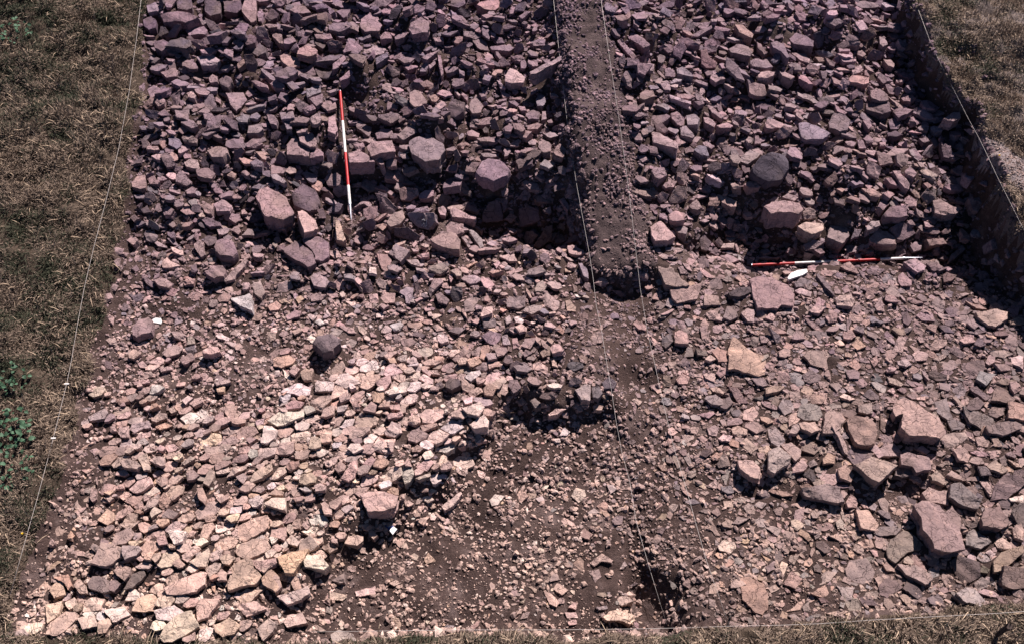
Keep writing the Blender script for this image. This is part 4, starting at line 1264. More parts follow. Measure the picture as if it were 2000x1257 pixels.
for li, line in enumerate(TRACES.strip().splitlines()):
    f = line.split('|')
    tile, *pp = f[0].split()
    P = np.array([[float(v) for v in p.split(',')] for p in pp])
    if tile == 'P': P = P / 2.762 + np.array((1500., 860.))
    elif tile != 'X': P = P * .25 + np.array(TILES[tile], float)
    at_ = {w[0]: float(w[1:]) for w in f[1].split()} if len(f) > 1 else {}
    label = f[2].strip() if len(f) > 2 else None
    r = np.random.default_rng(1000 + li)
    pc = P.mean(0)
    area = area_of(*pc)
    thick = at_.get('t', 8) / 100.0
    lift = .30 * thick + .7 * at_.get('l', 0) / 100.0 + (.045 if area in ('ul', 'ur') else .03 if area == 'pv' else 0)
    base = hit(pc[0], pc[1], lift)
    upper = area in ('ul', 'ur')
    nt_ = at_.get('n')
    if nt_ is not None:
        ta = R(nt_); az = r.normal(0, .35)
        nrm = np.array((math.sin(ta) * math.sin(az), -math.sin(ta) * math.cos(az), math.cos(ta)))
    else:
        ta = R(abs(r.normal(0, 9 if upper else (3.5 if area == 'pv' else 6)))); az = r.uniform(0, 6.28)
        nrm = np.array((math.sin(ta) * math.cos(az), math.sin(ta) * math.sin(az) * .7, math.cos(ta)))
        nrm /= np.linalg.norm(nrm)
    # outline of the stone's top on its own tilted plane
    out = []
    for px, py in P:
        d = np.array(ray(px, py)); o0 = np.array((0, 0, CAM_H))
        t = np.dot(base - o0, nrm) / np.dot(d, nrm)
        out.append(o0 + d * t)
    out = np.array(out)
    if signed_area(out) < 0: out = out[::-1]
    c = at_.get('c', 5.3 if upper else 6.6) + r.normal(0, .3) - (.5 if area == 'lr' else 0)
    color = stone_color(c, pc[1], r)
    sz = np.sqrt(abs(signed_area(out)))
    spacing = max(.022, min(.042, sz * .14))
    if label:
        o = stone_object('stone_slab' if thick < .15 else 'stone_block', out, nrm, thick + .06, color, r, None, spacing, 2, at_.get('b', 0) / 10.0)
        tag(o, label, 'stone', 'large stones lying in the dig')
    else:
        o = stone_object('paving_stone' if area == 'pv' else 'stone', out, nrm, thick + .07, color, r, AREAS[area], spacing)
        counts[area] += 1
    # footprint
    c2 = out[:, :2].mean(0)
    sh = c2 + (out[:, :2] - c2) * .96
    i0 = max(int((sh[:, 0].min() - X0) / CELL), 0); i1 = min(int((sh[:, 0].max() - X0) / CELL) + 2, NX)
    j0 = max(int((sh[:, 1].min() - Y0) / CELL), 0); j1 = min(int((sh[:, 1].max() - Y0) / CELL) + 2, NY)
    ins = inside([tuple(p) for p in sh], GX[j0:j1, i0:i1], GY[j0:j1, i0:i1])
    COVER[j0:j1, i0:i1] |= ins
    pl = base[2] - ((GX[j0:j1, i0:i1] - base[0]) * nrm[0] + (GY[j0:j1, i0:i1] - base[1]) * nrm[1]) / nrm[2]
    TOPS[j0:j1, i0:i1] = np.where(ins, np.maximum(TOPS[j0:j1, i0:i1], pl), TOPS[j0:j1, i0:i1])

for (xa, ya), (xb, yb) in ((at(664, 178, .62), at(678, 330, .5)), (at(1468, 518, .12), at(1802, 503, .12))):
    L2 = (xb - xa) ** 2 + (yb - ya) ** 2
    tt = np.clip(((GX - xa) * (xb - xa) + (GY - ya) * (yb - ya)) / L2, 0, 1)
    COVER |= (GX - xa - tt * (xb - xa)) ** 2 + (GY - ya - tt * (yb - ya)) ** 2 < .03 ** 2
# ---- size, closeness, tilt and paleness of the ordinary stones, by place in the photograph
# (px, py, pitch m, keep, tilt deg, colour)
FILL = [
 (320,60,.15,.9,24,4.4),(500,120,.15,.92,26,4.6),(700,60,.15,.9,22,4.6),(900,60,.12,.95,20,5.0),(1020,100,.10,.95,20,5.2),(350,200,.13,.9,24,4.6),(300,260,.09,.8,22,4.5),(550,200,.14,.9,26,4.6),
 (700,240,.13,.55,18,4.4),(850,180,.12,.95,26,4.8),(1000,200,.105,.97,22,5.2),(950,280,.10,.95,18,5.4),(1070,300,.11,.9,18,5.0),(720,195,.12,.5,15,4.2),(400,330,.12,.85,22,4.6),(280,400,.10,.8,18,4.6),(480,400,.12,.85,24,4.6),
 (600,350,.12,.8,22,4.6),(760,350,.14,.8,35,4.2),(850,420,.16,.85,35,5.0),(1000,390,.10,.85,18,4.8),(1040,470,.14,.6,30,4.0),(330,480,.08,.85,16,5.4),(450,520,.10,.85,18,5.4),(560,480,.09,.8,18,5.2),(250,560,.07,.8,14,5.6),
 (720,480,.09,.85,24,5.8),(850,530,.10,.9,22,6.4),(1000,520,.09,.7,20,6.4),(1080,520,.09,.75,20,6.2),(700,560,.10,.8,16,6.2),(900,600,.10,.85,18,6.2),(1050,620,.10,.9,18,6.2),
 (300,650,.075,.7,12,6.6),(450,660,.07,.7,12,6.8),(230,720,.06,.65,10,6.4),(560,640,.08,.8,12,6.6),(350,760,.075,.75,10,7.0),(520,760,.075,.6,10,6.8),(480,740,.06,.35,10,6.0),(700,650,.075,.9,14,7.0),(850,660,.08,.95,14,7.0),(1000,720,.10,.9,16,6.0),
 (250,840,.085,.92,9,7.2),(400,860,.08,.9,10,7.2),(550,830,.09,.9,9,7.6),(700,800,.12,.97,8,8.0),(820,810,.11,.98,10,8.0),(900,850,.09,.97,12,8.0),(650,900,.095,.95,10,7.6),(800,920,.08,.95,14,7.6),(160,920,.06,.5,10,6.2),(300,950,.085,.92,10,7.2),(450,940,.08,.92,12,7.2),(560,1000,.08,.9,12,7.4),
 (130,1050,.06,.55,10,6.4),(280,1060,.08,.85,12,7.0),(450,1080,.12,.9,10,7.4),(640,1060,.09,.7,14,6.6),(400,1180,.14,.9,8,7.8),(200,1190,.12,.8,8,7.6),(600,1180,.08,.6,10,6.8),
 (1080,780,.11,.7,18,5.6),(980,880,.06,.35,10,6.4),(1100,880,.055,.35,8,6.8),(900,1000,.05,.35,8,7.2),(1050,1000,.055,.42,8,7.2),(1000,1080,.05,.40,8,7.2),(800,1100,.05,.28,8,6.8),(900,1180,.055,.32,8,7.2),(1150,1080,.06,.38,8,6.8),(1100,1180,.065,.42,8,7.2),(720,1180,.06,.30,8,6.8),(1180,960,.065,.45,8,6.6),
 (1210,620,.07,.28,12,4.4),(1240,700,.06,.28,10,4.8),(1260,850,.07,.28,10,4.8),(1290,1000,.065,.35,10,5.0),(1330,1100,.055,.40,10,5.0),(1380,1180,.05,.40,8,5.0),(1240,1100,.06,.3,8,5.2),
 (1250,60,.10,.95,20,5.4),(1400,30,.12,.9,24,4.6),(1500,60,.10,.97,22,5.4),(1650,50,.11,.97,22,5.4),(1300,180,.12,.92,24,5.2),(1450,140,.13,.9,28,5.0),(1600,150,.12,.96,26,5.2),(1750,140,.11,.92,26,5.0),(1300,280,.12,.92,22,5.2),(1450,230,.11,.92,24,5.2),(1560,270,.12,.96,22,5.4),(1700,250,.11,.97,22,5.2),(1830,260,.12,.92,22,4.8),
 (1350,360,.12,.92,22,5.2),(1480,340,.12,.85,22,4.8),(1620,350,.10,.8,22,4.8),(1780,330,.11,.92,22,5.0),(1890,350,.11,.85,20,4.4),(1380,440,.10,.9,22,4.8),(1500,420,.10,.85,22,4.8),(1650,400,.10,.85,22,4.8),(1800,420,.12,.9,22,4.8),(1480,480,.09,.92,18,5.4),(1650,490,.10,.8,18,4.8),(1850,480,.10,.85,18,4.6),(1950,540,.09,.8,16,4.6),
 (1330,540,.10,.75,12,6.0),(1450,530,.09,.75,12,6.2),(1620,560,.09,.8,12,6.2),(1800,580,.09,.85,12,6.0),(1930,600,.09,.8,14,5.4),(1350,650,.10,.9,12,6.4),(1550,640,.09,.9,14,6.2),(1720,660,.09,.92,14,6.2),(1900,700,.10,.94,16,5.6),(1330,760,.085,.88,12,6.0),(1480,760,.09,.85,12,5.8),(1620,740,.09,.92,12,6.0),(1800,760,.10,.93,14,5.8),(1950,780,.15,.94,16,5.4),
 (1340,880,.075,.75,10,6.0),(1450,870,.09,.85,10,6.0),(1600,900,.14,.92,12,5.6),(1800,880,.17,.95,12,5.6),(1950,880,.18,.95,14,5.4),(1370,980,.065,.65,8,6.0),(1500,1010,.075,.82,10,6.2),(1620,1000,.08,.88,12,6.0),(1750,1000,.09,.7,12,5.6),(1900,1000,.20,.95,12,5.2),(1400,1080,.06,.55,8,6.0),(1520,1090,.075,.8,8,6.0),(1680,1100,.12,.85,8,5.6),(1850,1100,.15,.85,10,5.4),(1500,1170,.06,.6,8,5.6),(1650,1160,.08,.8,8,5.6),(1850,1160,.10,.8,8,5.4),(1980,1120,.17,.8,10,5.2)]
FA = np.array(FILL, float)
# parameters on a coarse pixel grid, then looked up
PGX, PGY = np.meshgrid(np.arange(-200, 2240, 20.0), np.arange(-200, 1420, 20.0))
W = 1.0 / (((PGX[..., None] - FA[:, 0]) ** 2 + (PGY[..., None] - FA[:, 1]) ** 2) + 25.0 ** 2) ** 1.8
PAR = (W[..., None] * FA[:, 2:]).sum(2) / W.sum(2)[..., None]
def params(px, py):
    i = np.clip(((np.asarray(px) + 200) / 20).round().astype(int), 0, PGX.shape[1] - 1); j = np.clip(((np.asarray(py) + 200) / 20).round().astype(int), 0, PGX.shape[0] - 1)
    return PAR[j, i]

def angular(r, aspect):
    """a broken stone seen from above, about one unit across: few corners, straight edges"""
    k = int(r.choice([4, 4, 5, 5, 5, 6, 7]))
    a = np.sort((np.arange(k) + r.uniform(-.33, .33, k)) * 6.283 / k)
    rr = r.uniform(.72, 1.12, k)
    Q = np.column_stack([np.cos(a) * rr * aspect, np.sin(a) * rr / aspect])
    t = r.normal(-.15, .7)
    return np.column_stack([Q[:, 0] * math.cos(t) - Q[:, 1] * math.sin(t), Q[:, 0] * math.sin(t) + Q[:, 1] * math.cos(t)])

r = np.random.default_rng(31)
gz_y, gz_x = np.gradient(H, CELL)
pool = {k: [] for k in AREAS}
from mathutils.kdtree import KDTree
ed = COVER.copy(); ed[1:-1, 1:-1] &= ~(COVER[2:, 1:-1] & COVER[:-2, 1:-1] & COVER[1:-1, 2:] & COVER[1:-1, :-2])
bj, bi = np.nonzero(ed)
kde = KDTree(len(bj))
for q in range(len(bj)): kde.insert((gx[bi[q]], gy[bj[q]], 0), q)
kde.balance()
cellsz = .06
grid = {}
placed = []
N = 260000
X_ = r.uniform(X0 + .3, X1 - .3, N); Y_ = r.uniform(Y0 + .3, Y1 - .3, N)
Z_ = sample(H, X_, Y_)
PX_, PY_ = pix(X_, Y_, Z_)
jj = np.clip(((Y_ - Y0) / CELL).astype(int), 0, NY - 1); ii = np.clip(((X_ - X0) / CELL).astype(int), 0, NX - 1)
ok = (ZONE[jj, ii] == 0) & (~RIMBAND[jj, ii]) & (PX_ > -120) & (PX_ < 2120) & (PY_ > -110) & (PY_ < 1330) & (~COVER[jj, ii])
X_, Y_, Z_, PX_, PY_ = X_[ok], Y_[ok], Z_[ok], PX_[ok], PY_[ok]
PR_ = params(PX_, PY_)
DEN_ = np.clip(PR_[:, 1] + .9 * value_noise(X_, Y_, .35, 77) * (1.15 - PR_[:, 1]) * 2, .03, 1)
n_try = len(X_)
# close-fitting paving first: cells between neighbours, shrunk to leave open joints
def clip_poly(poly, nx, ny, d):
    res = []
    for k in range(len(poly)):
        p, q = poly[k], poly[(k + 1) % len(poly)]
        a = p[0] * nx + p[1] * ny - d; b = q[0] * nx + q[1] * ny - d
        if a <= 0: res.append(p)
        if a * b < 0:
            t = a / (a - b); res.append((p[0] + (q[0] - p[0]) * t, p[1] + (q[1] - p[1]) * t))
    return res
SX, SY, ROT = .80, 1.28, R(20)
def warp(x, y):
    return (x * math.cos(ROT) + y * math.sin(ROT)) * SX, (-x * math.sin(ROT) + y * math.cos(ROT)) * SY
def unwarp(u, v):
    u, v = u / SX, v / SY
    return u * math.cos(ROT) - v * math.sin(ROT), u * math.sin(ROT) + v * math.cos(ROT)
pv_i = [i for i in range(n_try) if PR_[i, 1] > .7 and area_of(PX_[i], PY_[i]) == 'pv']
cand, gridp = [], {}
for i in pv_i:
    u, v = warp(X_[i], Y_[i]); rd = PR_[i, 0] * .5 * math.exp(r.normal(.30, .40))
    a, b = int(u / .08), int(v / .08)
    if all((u - u2) ** 2 + (v - v2) ** 2 > ((rd + r2) * .86) ** 2 for da in (-3, -2, -1, 0, 1, 2, 3) for db in (-3, -2, -1, 0, 1, 2, 3) for (u2, v2, r2) in gridp.get((a + da, b + db), ())):
        gridp.setdefault((a, b), []).append((u, v, rd)); cand.append((i, u, v, rd))
kdp = KDTree(len(cand))
for k, (i, u, v, rd) in enumerate(cand): kdp.insert((u, v, 0), k)
kdp.balance()
for k, (i, u, v, rd) in enumerate(cand):
    if r.random() > PR_[i, 1] * np.clip(.95 + 2.0 * value_noise(X_[i], Y_[i], .30, 78), .05, 1): continue
    poly = [(rd * 1.5 * math.cos(a), rd * 1.5 * math.sin(a)) for a in np.arange(7) * .8976 + r.uniform(0, 1)]
    for co, q, d in kdp.find_range((u, v, 0), rd * 3 + .12):
        if q == k: continue
        u2, v2, r2 = cand[q][1:]
        poly = clip_poly(poly, (u2 - u) / d, (v2 - v) / d, max((d * d + rd * rd - r2 * r2) / (2 * d), .15 * d) + r.normal(0, .003))
        if len(poly) < 3: break
    if len(poly) < 3: continue
    Q = np.array([unwarp(*p) for p in poly])
    for co, q, d in kde.find_n((X_[i], Y_[i], 0), 10):
        if 1e-4 < d < rd * 2: 
            Q = np.array(clip_poly([tuple(p) for p in Q], (co[0] - X_[i]) / d, (co[1] - Y_[i]) / d, max(d - .012, .01)) or [(0, 0)])
            if len(Q) < 3: break
    if len(Q) < 3: continue
    Q = np.array([Q[m_] for m_ in range(len(Q)) if math.dist(Q[m_], Q[(m_ + 1) % len(Q)]) > .22 * rd] or [(0, 0)])
    if len(Q) < 3: continue
    cq = Q.mean(0); dist = np.sqrt(((Q - cq) ** 2).sum(1)).mean()
    Q = cq + (Q - cq) * max(.4, 1 - r.uniform(-.004, .012) / max(dist, .02)) + r.normal(0, .03 * rd, Q.shape)
    ta = R(abs(r.normal(0, PR_[i, 2] * .7))); az = r.uniform(0, 6.28)
    nrm = np.array((math.sin(ta) * math.cos(az), math.sin(ta) * math.sin(az), math.cos(ta)))
    thick = r.uniform(.05, .10)
    zc = Z_[i] + r.uniform(.012, .07)
    out = np.column_stack([Q[:, 0] + X_[i], Q[:, 1] + Y_[i], zc - (Q[:, 0] * nrm[0] + Q[:, 1] * nrm[1]) / nrm[2]])
    if signed_area(out) < 0: out = out[::-1]
    ar = abs(signed_area(out))
    if ar < .0006: continue
    grid.setdefault((int(X_[i] / cellsz), int(Y_[i] / cellsz)), []).append((X_[i], Y_[i], math.sqrt(ar) * .55))
    pool['pv'].append((ar, out, nrm, thick + .02, stone_color(PR_[i, 3] + .3 + r.normal(0, .8) - (1.5 if r.random() < .08 else 0), PY_[i], r), PY_[i] > 1270 or PX_[i] < -20))
# from the largest to the smallest: the small ones settle in the gaps that are left
frac = np.linspace(0, 1, n_try)
SIZE = 1.25 * (1 - frac) ** 1.7 + .36
for i in range(n_try):
    pitch, keep, tilt, cc = PR_[i]
    rad = .5 * pitch * SIZE[i] * r.uniform(.8, 1.2) * (1.15 if PX_[i] > 1380 and PY_[i] > 560 else 1.0)
    if SIZE[i] > .6 and r.random() > (.16 if keep > .55 else .04) + .4 * (1 - SIZE[i] / 1.6): continue
    if r.random() > DEN_[i]: continue
    x, y = X_[i], Y_[i]
    area = area_of(PX_[i], PY_[i])
    if area == 'pv' and keep > .7 and SIZE[i] > .55: continue
    sep = .66 if tilt > 16 else (.72 if keep > .88 else .78)
    if tilt > 16 and SIZE[i] < .6 and r.random() < .55: continue
    a, b = int(x / cellsz), int(y / cellsz)
    k = int((rad + .16) / cellsz) + 1
    good = True
    for u in range(a - k, a + k + 1):
        for v in range(b - k, b + k + 1):
            for (x2, y2, r2) in grid.get((u, v), ()):
                dd = (rad + r2) * sep
                if (x - x2) ** 2 + (y - y2) ** 2 < dd * dd: good = False; break
            if not good: break
        if not good: break
    if not good: continue
    if len(bj):
        co, q, d = kde.find((x, y, 0))
        if d < rad * (1.0 if tilt > 16 else .85): continue
    grid.setdefault((a, b), []).append((x, y, rad))
    px, py = PX_[i], PY_[i]
    area = area_of(px, py)
    steep = tilt > 16
    asp = math.exp(abs(r.normal(.06, .24)))
    Q = angular(r, asp) * rad * r.uniform(1.08, 1.28)
    thin = r.uniform(.14, .46) if r.random() < .8 else r.uniform(.45, .75)
    pick = r.random()
    if steep and pick < .22:
        ta = R(r.uniform(25, 62)); az = -math.pi / 2 + r.normal(0, .7)      # slabs tipped down the slope
        thin = r.uniform(.16, .4)
    elif steep and pick < .72:
        ta = R(r.uniform(4, 30)); az = math.pi / 2 - .35 + r.normal(0, .6)   # slabs lapped one on the next, front edge up
    else:
        ta = R(min(abs(r.normal(0, tilt * .75)), 50)); az = r.uniform(0, 6.28)
    sx, sy = sample(gz_x, x, y), sample(gz_y, x, y)
    nrm = np.array((math.sin(ta) * math.cos(az) - np.clip(sx, -.5, .5) * .6, math.sin(ta) * math.sin(az) - np.clip(sy, -.5, .5) * .6, math.cos(ta)))
    nrm /= np.linalg.norm(nrm)
    e1 = np.cross((0., 1., 0.), nrm); e1 /= np.linalg.norm(e1); e2 = np.cross(nrm, e1)
    s = rad * 2
    thick = max(.012, s * thin * .8)
    zc = Z_[i] + thick * (r.uniform(.15, .6) if area != 'pv' else r.uniform(.15, .38)) + rad * math.sin(ta) * .45 + (r.uniform(0, .9) * rad if steep and SIZE[i] > .6 else 0)
    out = np.array((x, y, zc)) + Q[:, :1] * e1 + Q[:, 1:] * e2
    if signed_area(out) < 0: out = out[::-1]
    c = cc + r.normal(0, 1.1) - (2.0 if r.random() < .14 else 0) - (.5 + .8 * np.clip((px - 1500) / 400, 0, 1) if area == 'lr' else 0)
    ar = abs(signed_area(out))
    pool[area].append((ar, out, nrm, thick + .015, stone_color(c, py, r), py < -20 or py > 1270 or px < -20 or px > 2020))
print('filler', {k: len(v) for k, v in pool.items()})

def joined(name, parts, parent, label=None):
    Vs, Q4, T3, Cs, off = [], [], [], [], 0
    for V, q, t, c in parts:
        Vs.append(V); Q4.append(q + off); T3.append(t + off); Cs.append(np.repeat(c[None], len(V), 0)); off += len(V)
    fl = [np.concatenate(T3)]
    if any(len(q) for q in Q4): fl.append(np.concatenate(Q4))
    o = big_mesh(name, np.concatenate(Vs), fl, M_STONE, parent, np.concatenate(Cs))
    tag(o, kind='stuff')
    return o

for k, items in pool.items():
    items.sort(key=lambda it: -it[0] * (0 if it[5] else 1))
    nobj = max(0, 296 - counts[k])
    for it in items[:nobj]:
        stone_object('paving_stone' if k == 'pv' else 'stone', it[1], it[2], it[3], it[4], r, AREAS[k], .035, 2)
    parts = []
    for it in items[nobj:]:
        V, q, t, bot, c = stone_geometry(it[1], it[2], it[3], r, .055, 1)
        parts.append((V, q, t, it[4]))
    if parts: joined('small_stones', parts, AREAS[k])

# ---- chips and grit: many little broken lumps from a few shapes
VPX, VPY = pix(GX, GY, H)
VIEW = (VPX > -60) & (VPX < 2060) & (VPY > -60) & (VPY < 1310)
def lump(seed, flat=.6):
    r_ = np.random.default_rng(seed)
    V = np.array([(1,0,0),(.3,.9,0),(-.8,.6,0),(-.9,-.5,0),(.1,-1,0),(.55,.35,.75),(-.45,.3,.85),(-.05,-.55,.7),(0,0,-.7)], float)
    V = V * (1 + r_.normal(0, .16, V.shape)); V[:, 2] *= flat
    Fc = np.array([(5,6,7),(0,1,5),(1,2,6),(1,6,5),(2,3,6),(3,7,6),(3,4,7),(4,0,7),(0,5,7),(1,0,8),(2,1,8),(3,2,8),(4,3,8),(0,4,8)])
    return V, Fc
LUMPS = [lump(s, .5 + .06 * (s % 5)) for s in range(10)]

def scatter_lumps(name, n, smin, smax, keepfn, colfn, zones, parent=None, seed=5, power=2.2, tops=False, sink=.25):
    r_ = np.random.default_rng(seed)
    cz = np.argwhere(np.isin(ZONE[:-1, :-1], zones) & VIEW[:-1, :-1])
    cz = cz[r_.integers(0, len(cz), n)]
    x = gx[cz[:, 1]] + r_.uniform(0, CELL, n); y = gy[cz[:, 0]] + r_.uniform(0, CELL, n)
    z = sample(H, x, y)
    px, py = pix(x, y, z)
    i = ((x - X0) / CELL).astype(int); j = ((y - Y0) / CELL).astype(int)
    ok = np.isin(zone_of(x, y), zones) & (px > -60) & (px < 2060) & (py > -60) & (py < 1310) & (~COVER[j, i])
    ok &= r_.random(n) < keepfn(px, py, x, y)
    x, y, z, px, py = x[ok], y[ok], z[ok], px[ok], py[ok]
    m = len(x)
    s = smin + (smax - smin) * r_.random(m) ** power
    Vs, Fs, Cs, off = [], [], [], 0
    kind = r_.integers(0, len(LUMPS), m)
    for k, (LV, LF) in enumerate(LUMPS):
        w = np.nonzero(kind == k)[0]
        if not len(w): continue
        a = r_.uniform(0, 6.28, len(w)); tl = r_.normal(0, .35, len(w)); an = r_.uniform(.7, 1.4, len(w))
        P = LV[None] * s[w, None, None] * np.stack([an, 1 / an, np.ones(len(w))], -1)[:, None, :]
        # tilt about x, then turn about z
        yy = P[..., 1] * np.cos(tl)[:, None] - P[..., 2] * np.sin(tl)[:, None]; zz = P[..., 1] * np.sin(tl)[:, None] + P[..., 2] * np.cos(tl)[:, None]
        xx = P[..., 0]
        Q = np.stack([xx * np.cos(a)[:, None] - yy * np.sin(a)[:, None] + x[w, None], xx * np.sin(a)[:, None] + yy * np.cos(a)[:, None] + y[w, None], zz + (z[w] + s[w] * sink)[:, None]], -1)
        Vs.append(Q.reshape(-1, 3)); Fs.append((LF[None] + (np.arange(len(w)) * len(LV))[:, None, None] + off).reshape(-1, 3))
        Cs.append(np.repeat(colfn(px[w], py[w], r_), len(LV), 0)); off += len(w) * len(LV)
    o = big_mesh(name, np.concatenate(Vs), [np.concatenate(Fs)], M_STONE, parent, np.concatenate(Cs))
    return o

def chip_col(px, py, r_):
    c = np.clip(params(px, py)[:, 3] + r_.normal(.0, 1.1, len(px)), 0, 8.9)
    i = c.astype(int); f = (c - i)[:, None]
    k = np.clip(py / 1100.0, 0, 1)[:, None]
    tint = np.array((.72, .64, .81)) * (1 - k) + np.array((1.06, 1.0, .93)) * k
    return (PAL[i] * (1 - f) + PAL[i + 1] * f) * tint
def clump(x, y, s, sd):
    return np.clip(.55 + 1.3 * value_noise(x, y, s, sd), .12, 1)
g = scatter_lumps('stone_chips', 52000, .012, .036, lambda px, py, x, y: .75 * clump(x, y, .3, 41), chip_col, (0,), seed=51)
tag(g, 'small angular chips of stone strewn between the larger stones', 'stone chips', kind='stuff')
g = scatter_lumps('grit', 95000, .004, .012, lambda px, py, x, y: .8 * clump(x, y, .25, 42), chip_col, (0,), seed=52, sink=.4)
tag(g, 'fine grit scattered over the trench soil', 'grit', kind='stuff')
g = scatter_lumps('strip_pebbles', 26000, .004, .030, lambda px, py, x, y: .55 * clump(x, y, .2, 43), lambda px, py, r_: chip_col(px, py, r_) * r_.uniform(.6, 1.2, (len(px), 1)), (3,), seed=53, power=4.5, sink=.2)
tag(g, 'little pebbles sprinkled over the raised earth strip', 'pebbles', kind='stuff')
g = scatter_lumps('wall_stones', 26000, .008, .045, lambda px, py, x, y: np.where(np.hypot(sample(gz_x, x, y), sample(gz_y, x, y)) > .9, .8, 0.0), lambda px, py, r_: chip_col(px, py, r_) * r_.uniform(.5, 1.1, (len(px), 1)), (2, 3), seed=57, power=3.0, sink=0.0)
tag(g, 'bits of stone poking out of the cut earth faces', 'stone chips', kind='stuff')
g = scatter_lumps('face_stones', 60000, .012, .075, lambda px, py, x, y: np.where(np.hypot(sample(gz_x, x, y), sample(gz_y, x, y)) > 1.1, .5, 0.0), chip_col, (0,), seed=58, power=2.0, sink=-.1)
tag(g, 'rubble showing in the steep faces of the ledges', 'rubble', kind='stuff')
def path_keep(px, py, x, y):
    return np.where(inside(PATH_P, x, y), .9, 0.0)
g = scatter_lumps('path_pebbles', 22000, .004, .016, path_keep, lambda px, py, r_: np.repeat(PAL[[7]], len(px), 0) * r_.uniform(.7, 1.15, (len(px), 1)), (2,), seed=54, power=3)
tag(g, 'small pebbles on the bare pale path', 'pebbles', kind='stuff')

# ------------------------------------------------------------------ grass
def grass(name, zone, n, seed, label, straw, hmin, hmax, tone=1.0, lying=.5, long_=.03):
    r_ = np.random.default_rng(seed)
    cells = np.argwhere(cell_zone == zone)
    gxp, gyp = gx[cells[:, 1]], gy[cells[:, 0]]
    px, py = pix(gxp, gyp, H[cells[:, 0], cells[:, 1]])
    cells = cells[(px > -80) & (px < 2080) & (py > -90) & (py < 1330)]
    w = cells[r_.integers(0, len(cells), n)]
    x = gx[w[:, 1]] + r_.uniform(0, CELL, n); y = gy[w[:, 0]] + r_.uniform(0, CELL, n)
    den = np.clip(.6 + 1.3 * value_noise(x, y, .22, seed + 1) + .7 * value_noise(x, y, .07, seed + 2), .08, 1)
    ok = r_.random(n) < den
    x, y, den = x[ok], y[ok], den[ok]; m = len(x)
    z = sample(H, x, y)
    green = np.clip(.5 + 1.0 * value_noise(x, y, .8, seed + 3) + 1.1 * value_noise(x, y, .3, seed + 8) + .8 * value_noise(x, y, .15, seed + 4) - straw - (np.clip((7.6 - y) * .15, -.12, .45) if zone == 1 else 0), 0, 1)
    isg = r_.random(m) < green
    L = r_.uniform(hmin, hmax, m) * np.where(isg, 1.0, 1.15)
    lg = (r_.random(m) < long_) & ~isg
    L = np.where(lg, L * 2.2, L)
    lie = np.where(r_.random(m) < lying, r_.uniform(1.1, 1.5, m), r_.uniform(.2, 1.0, m))
    az = r_.uniform(0, 6.28, m)
    # wind-laid drift of the blades
    az = np.where(r_.random(m) < .4, value_noise(x, y, .5, seed + 6) * 5 + r_.normal(0, .5, m), az)
    wd = r_.uniform(.0018, .0042, m)
    d = np.stack([np.sin(lie) * np.cos(az), np.sin(lie) * np.sin(az), np.cos(lie)], -1)
    s = np.stack([-np.sin(az), np.cos(az), np.zeros(m)], -1)
    b = np.stack([x, y, z - .003], -1)
    mid = b + d * (L * .55)[:, None] + np.array((0, 0, 1)) * (L * .06)[:, None]
    tip = b + d * L[:, None] - np.array((0, 0, 1)) * (L * .10 * np.sin(lie))[:, None]
    tip[:, 2] = np.maximum(tip[:, 2], z + .004)
    wd = np.where(lg, .0034, wd)
    V = np.stack([b - s * wd[:, None], b + s * wd[:, None], mid + s * wd[:, None] * .9, mid - s * wd[:, None] * .9, tip], 1).reshape(-1, 3)
    o4 = np.arange(m)[:, None] * 5
    G = np.array((.080, .082, .052)); G2 = np.array((.040, .047, .030)); S = np.array((.36, .275, .21)); S2 = np.array((.12, .088, .068))
    u = r_.random(m)[:, None]
    wd = np.where(lg, .0034, wd)
    c = np.where(isg[:, None], G * u + G2 * (1 - u), S * u ** 1.5 + S2 * (1 - u ** 1.5)) * tone
    c = np.where(lg[:, None], np.array((.50, .38, .27)), c)
    o = big_mesh(name, V, [np.concatenate([o4 + 2, o4 + 4, o4 + 3], 1)[:, [0, 1, 2]], np.concatenate([o4, o4 + 1, o4 + 2, o4 + 3], 1)], M_GRASS, None, np.repeat(c, 5, 0))
    tag(o, label, 'grass', kind='stuff')
grass('grass', 1, 270000, 61, 'dry straw and green grass blades on the left bank', .06, .025, .075, 1.0, .5, .02)
grass('grass', 2, 130000, 71, 'short worn grass tufts on the right bank', .40, .02, .05, 1.35, .35, .005)
grass('grass', 4, 60000, 81, 'bleached dry grass along the bottom edge of the dig', .42, .03, .08, 1.05)

# ------------------------------------------------------------------ the two ranging poles
def ranging_pole(a, b, label, rad=.0165):
    a, b = Vector(a), Vector(b)
    root = tag(empty('ranging_pole', a), label, 'ranging pole', 'red and white ranging poles')
    d = b - a
    def seg(name, t0, t1, mat, r0=rad, r1=rad, bulge=False):
        p0, p1 = d * t0, d * t1
        if bulge:
            V, Fs = tube_data([p0, p0.lerp(p1, .04), p0.lerp(p1, .05), p1], [r0, r0, r0, r1], 14)
        else:
            V, Fs = tube_data([p0, p1], [r0, r1], 14)
        return mesh_obj(name, V, Fs, mat, root, smooth=False)
    seg('red_band', 0.003, .25, M_RED)
    seg('end_cap', -.002, .004, M_STEEL, rad * .93, rad * .93)
    seg('white_band', .25, .50, M_WHITE)
    seg('red_band', .50, .75, M_RED)
    seg('white_band', .75, .885, M_WHITE)
    seg('collar', .883, .893, M_STEEL, rad * 1.12, rad * 1.12)
    seg('steel_point', .892, 1.0, M_STEEL, rad * .86, .002)
    return root
pa = hit(664, 178, .07, TOPS)
best = None
for zt in np.arange(-.35, .7, .01):
    bx, by = at(686, 430, zt)
    Lp = math.dist(pa, (bx, by, zt))
    if best is None or abs(Lp - 2.0) < best[0]: best = (abs(Lp - 2.0), (bx, by, zt), Lp)
print('pole 1', pa, best)
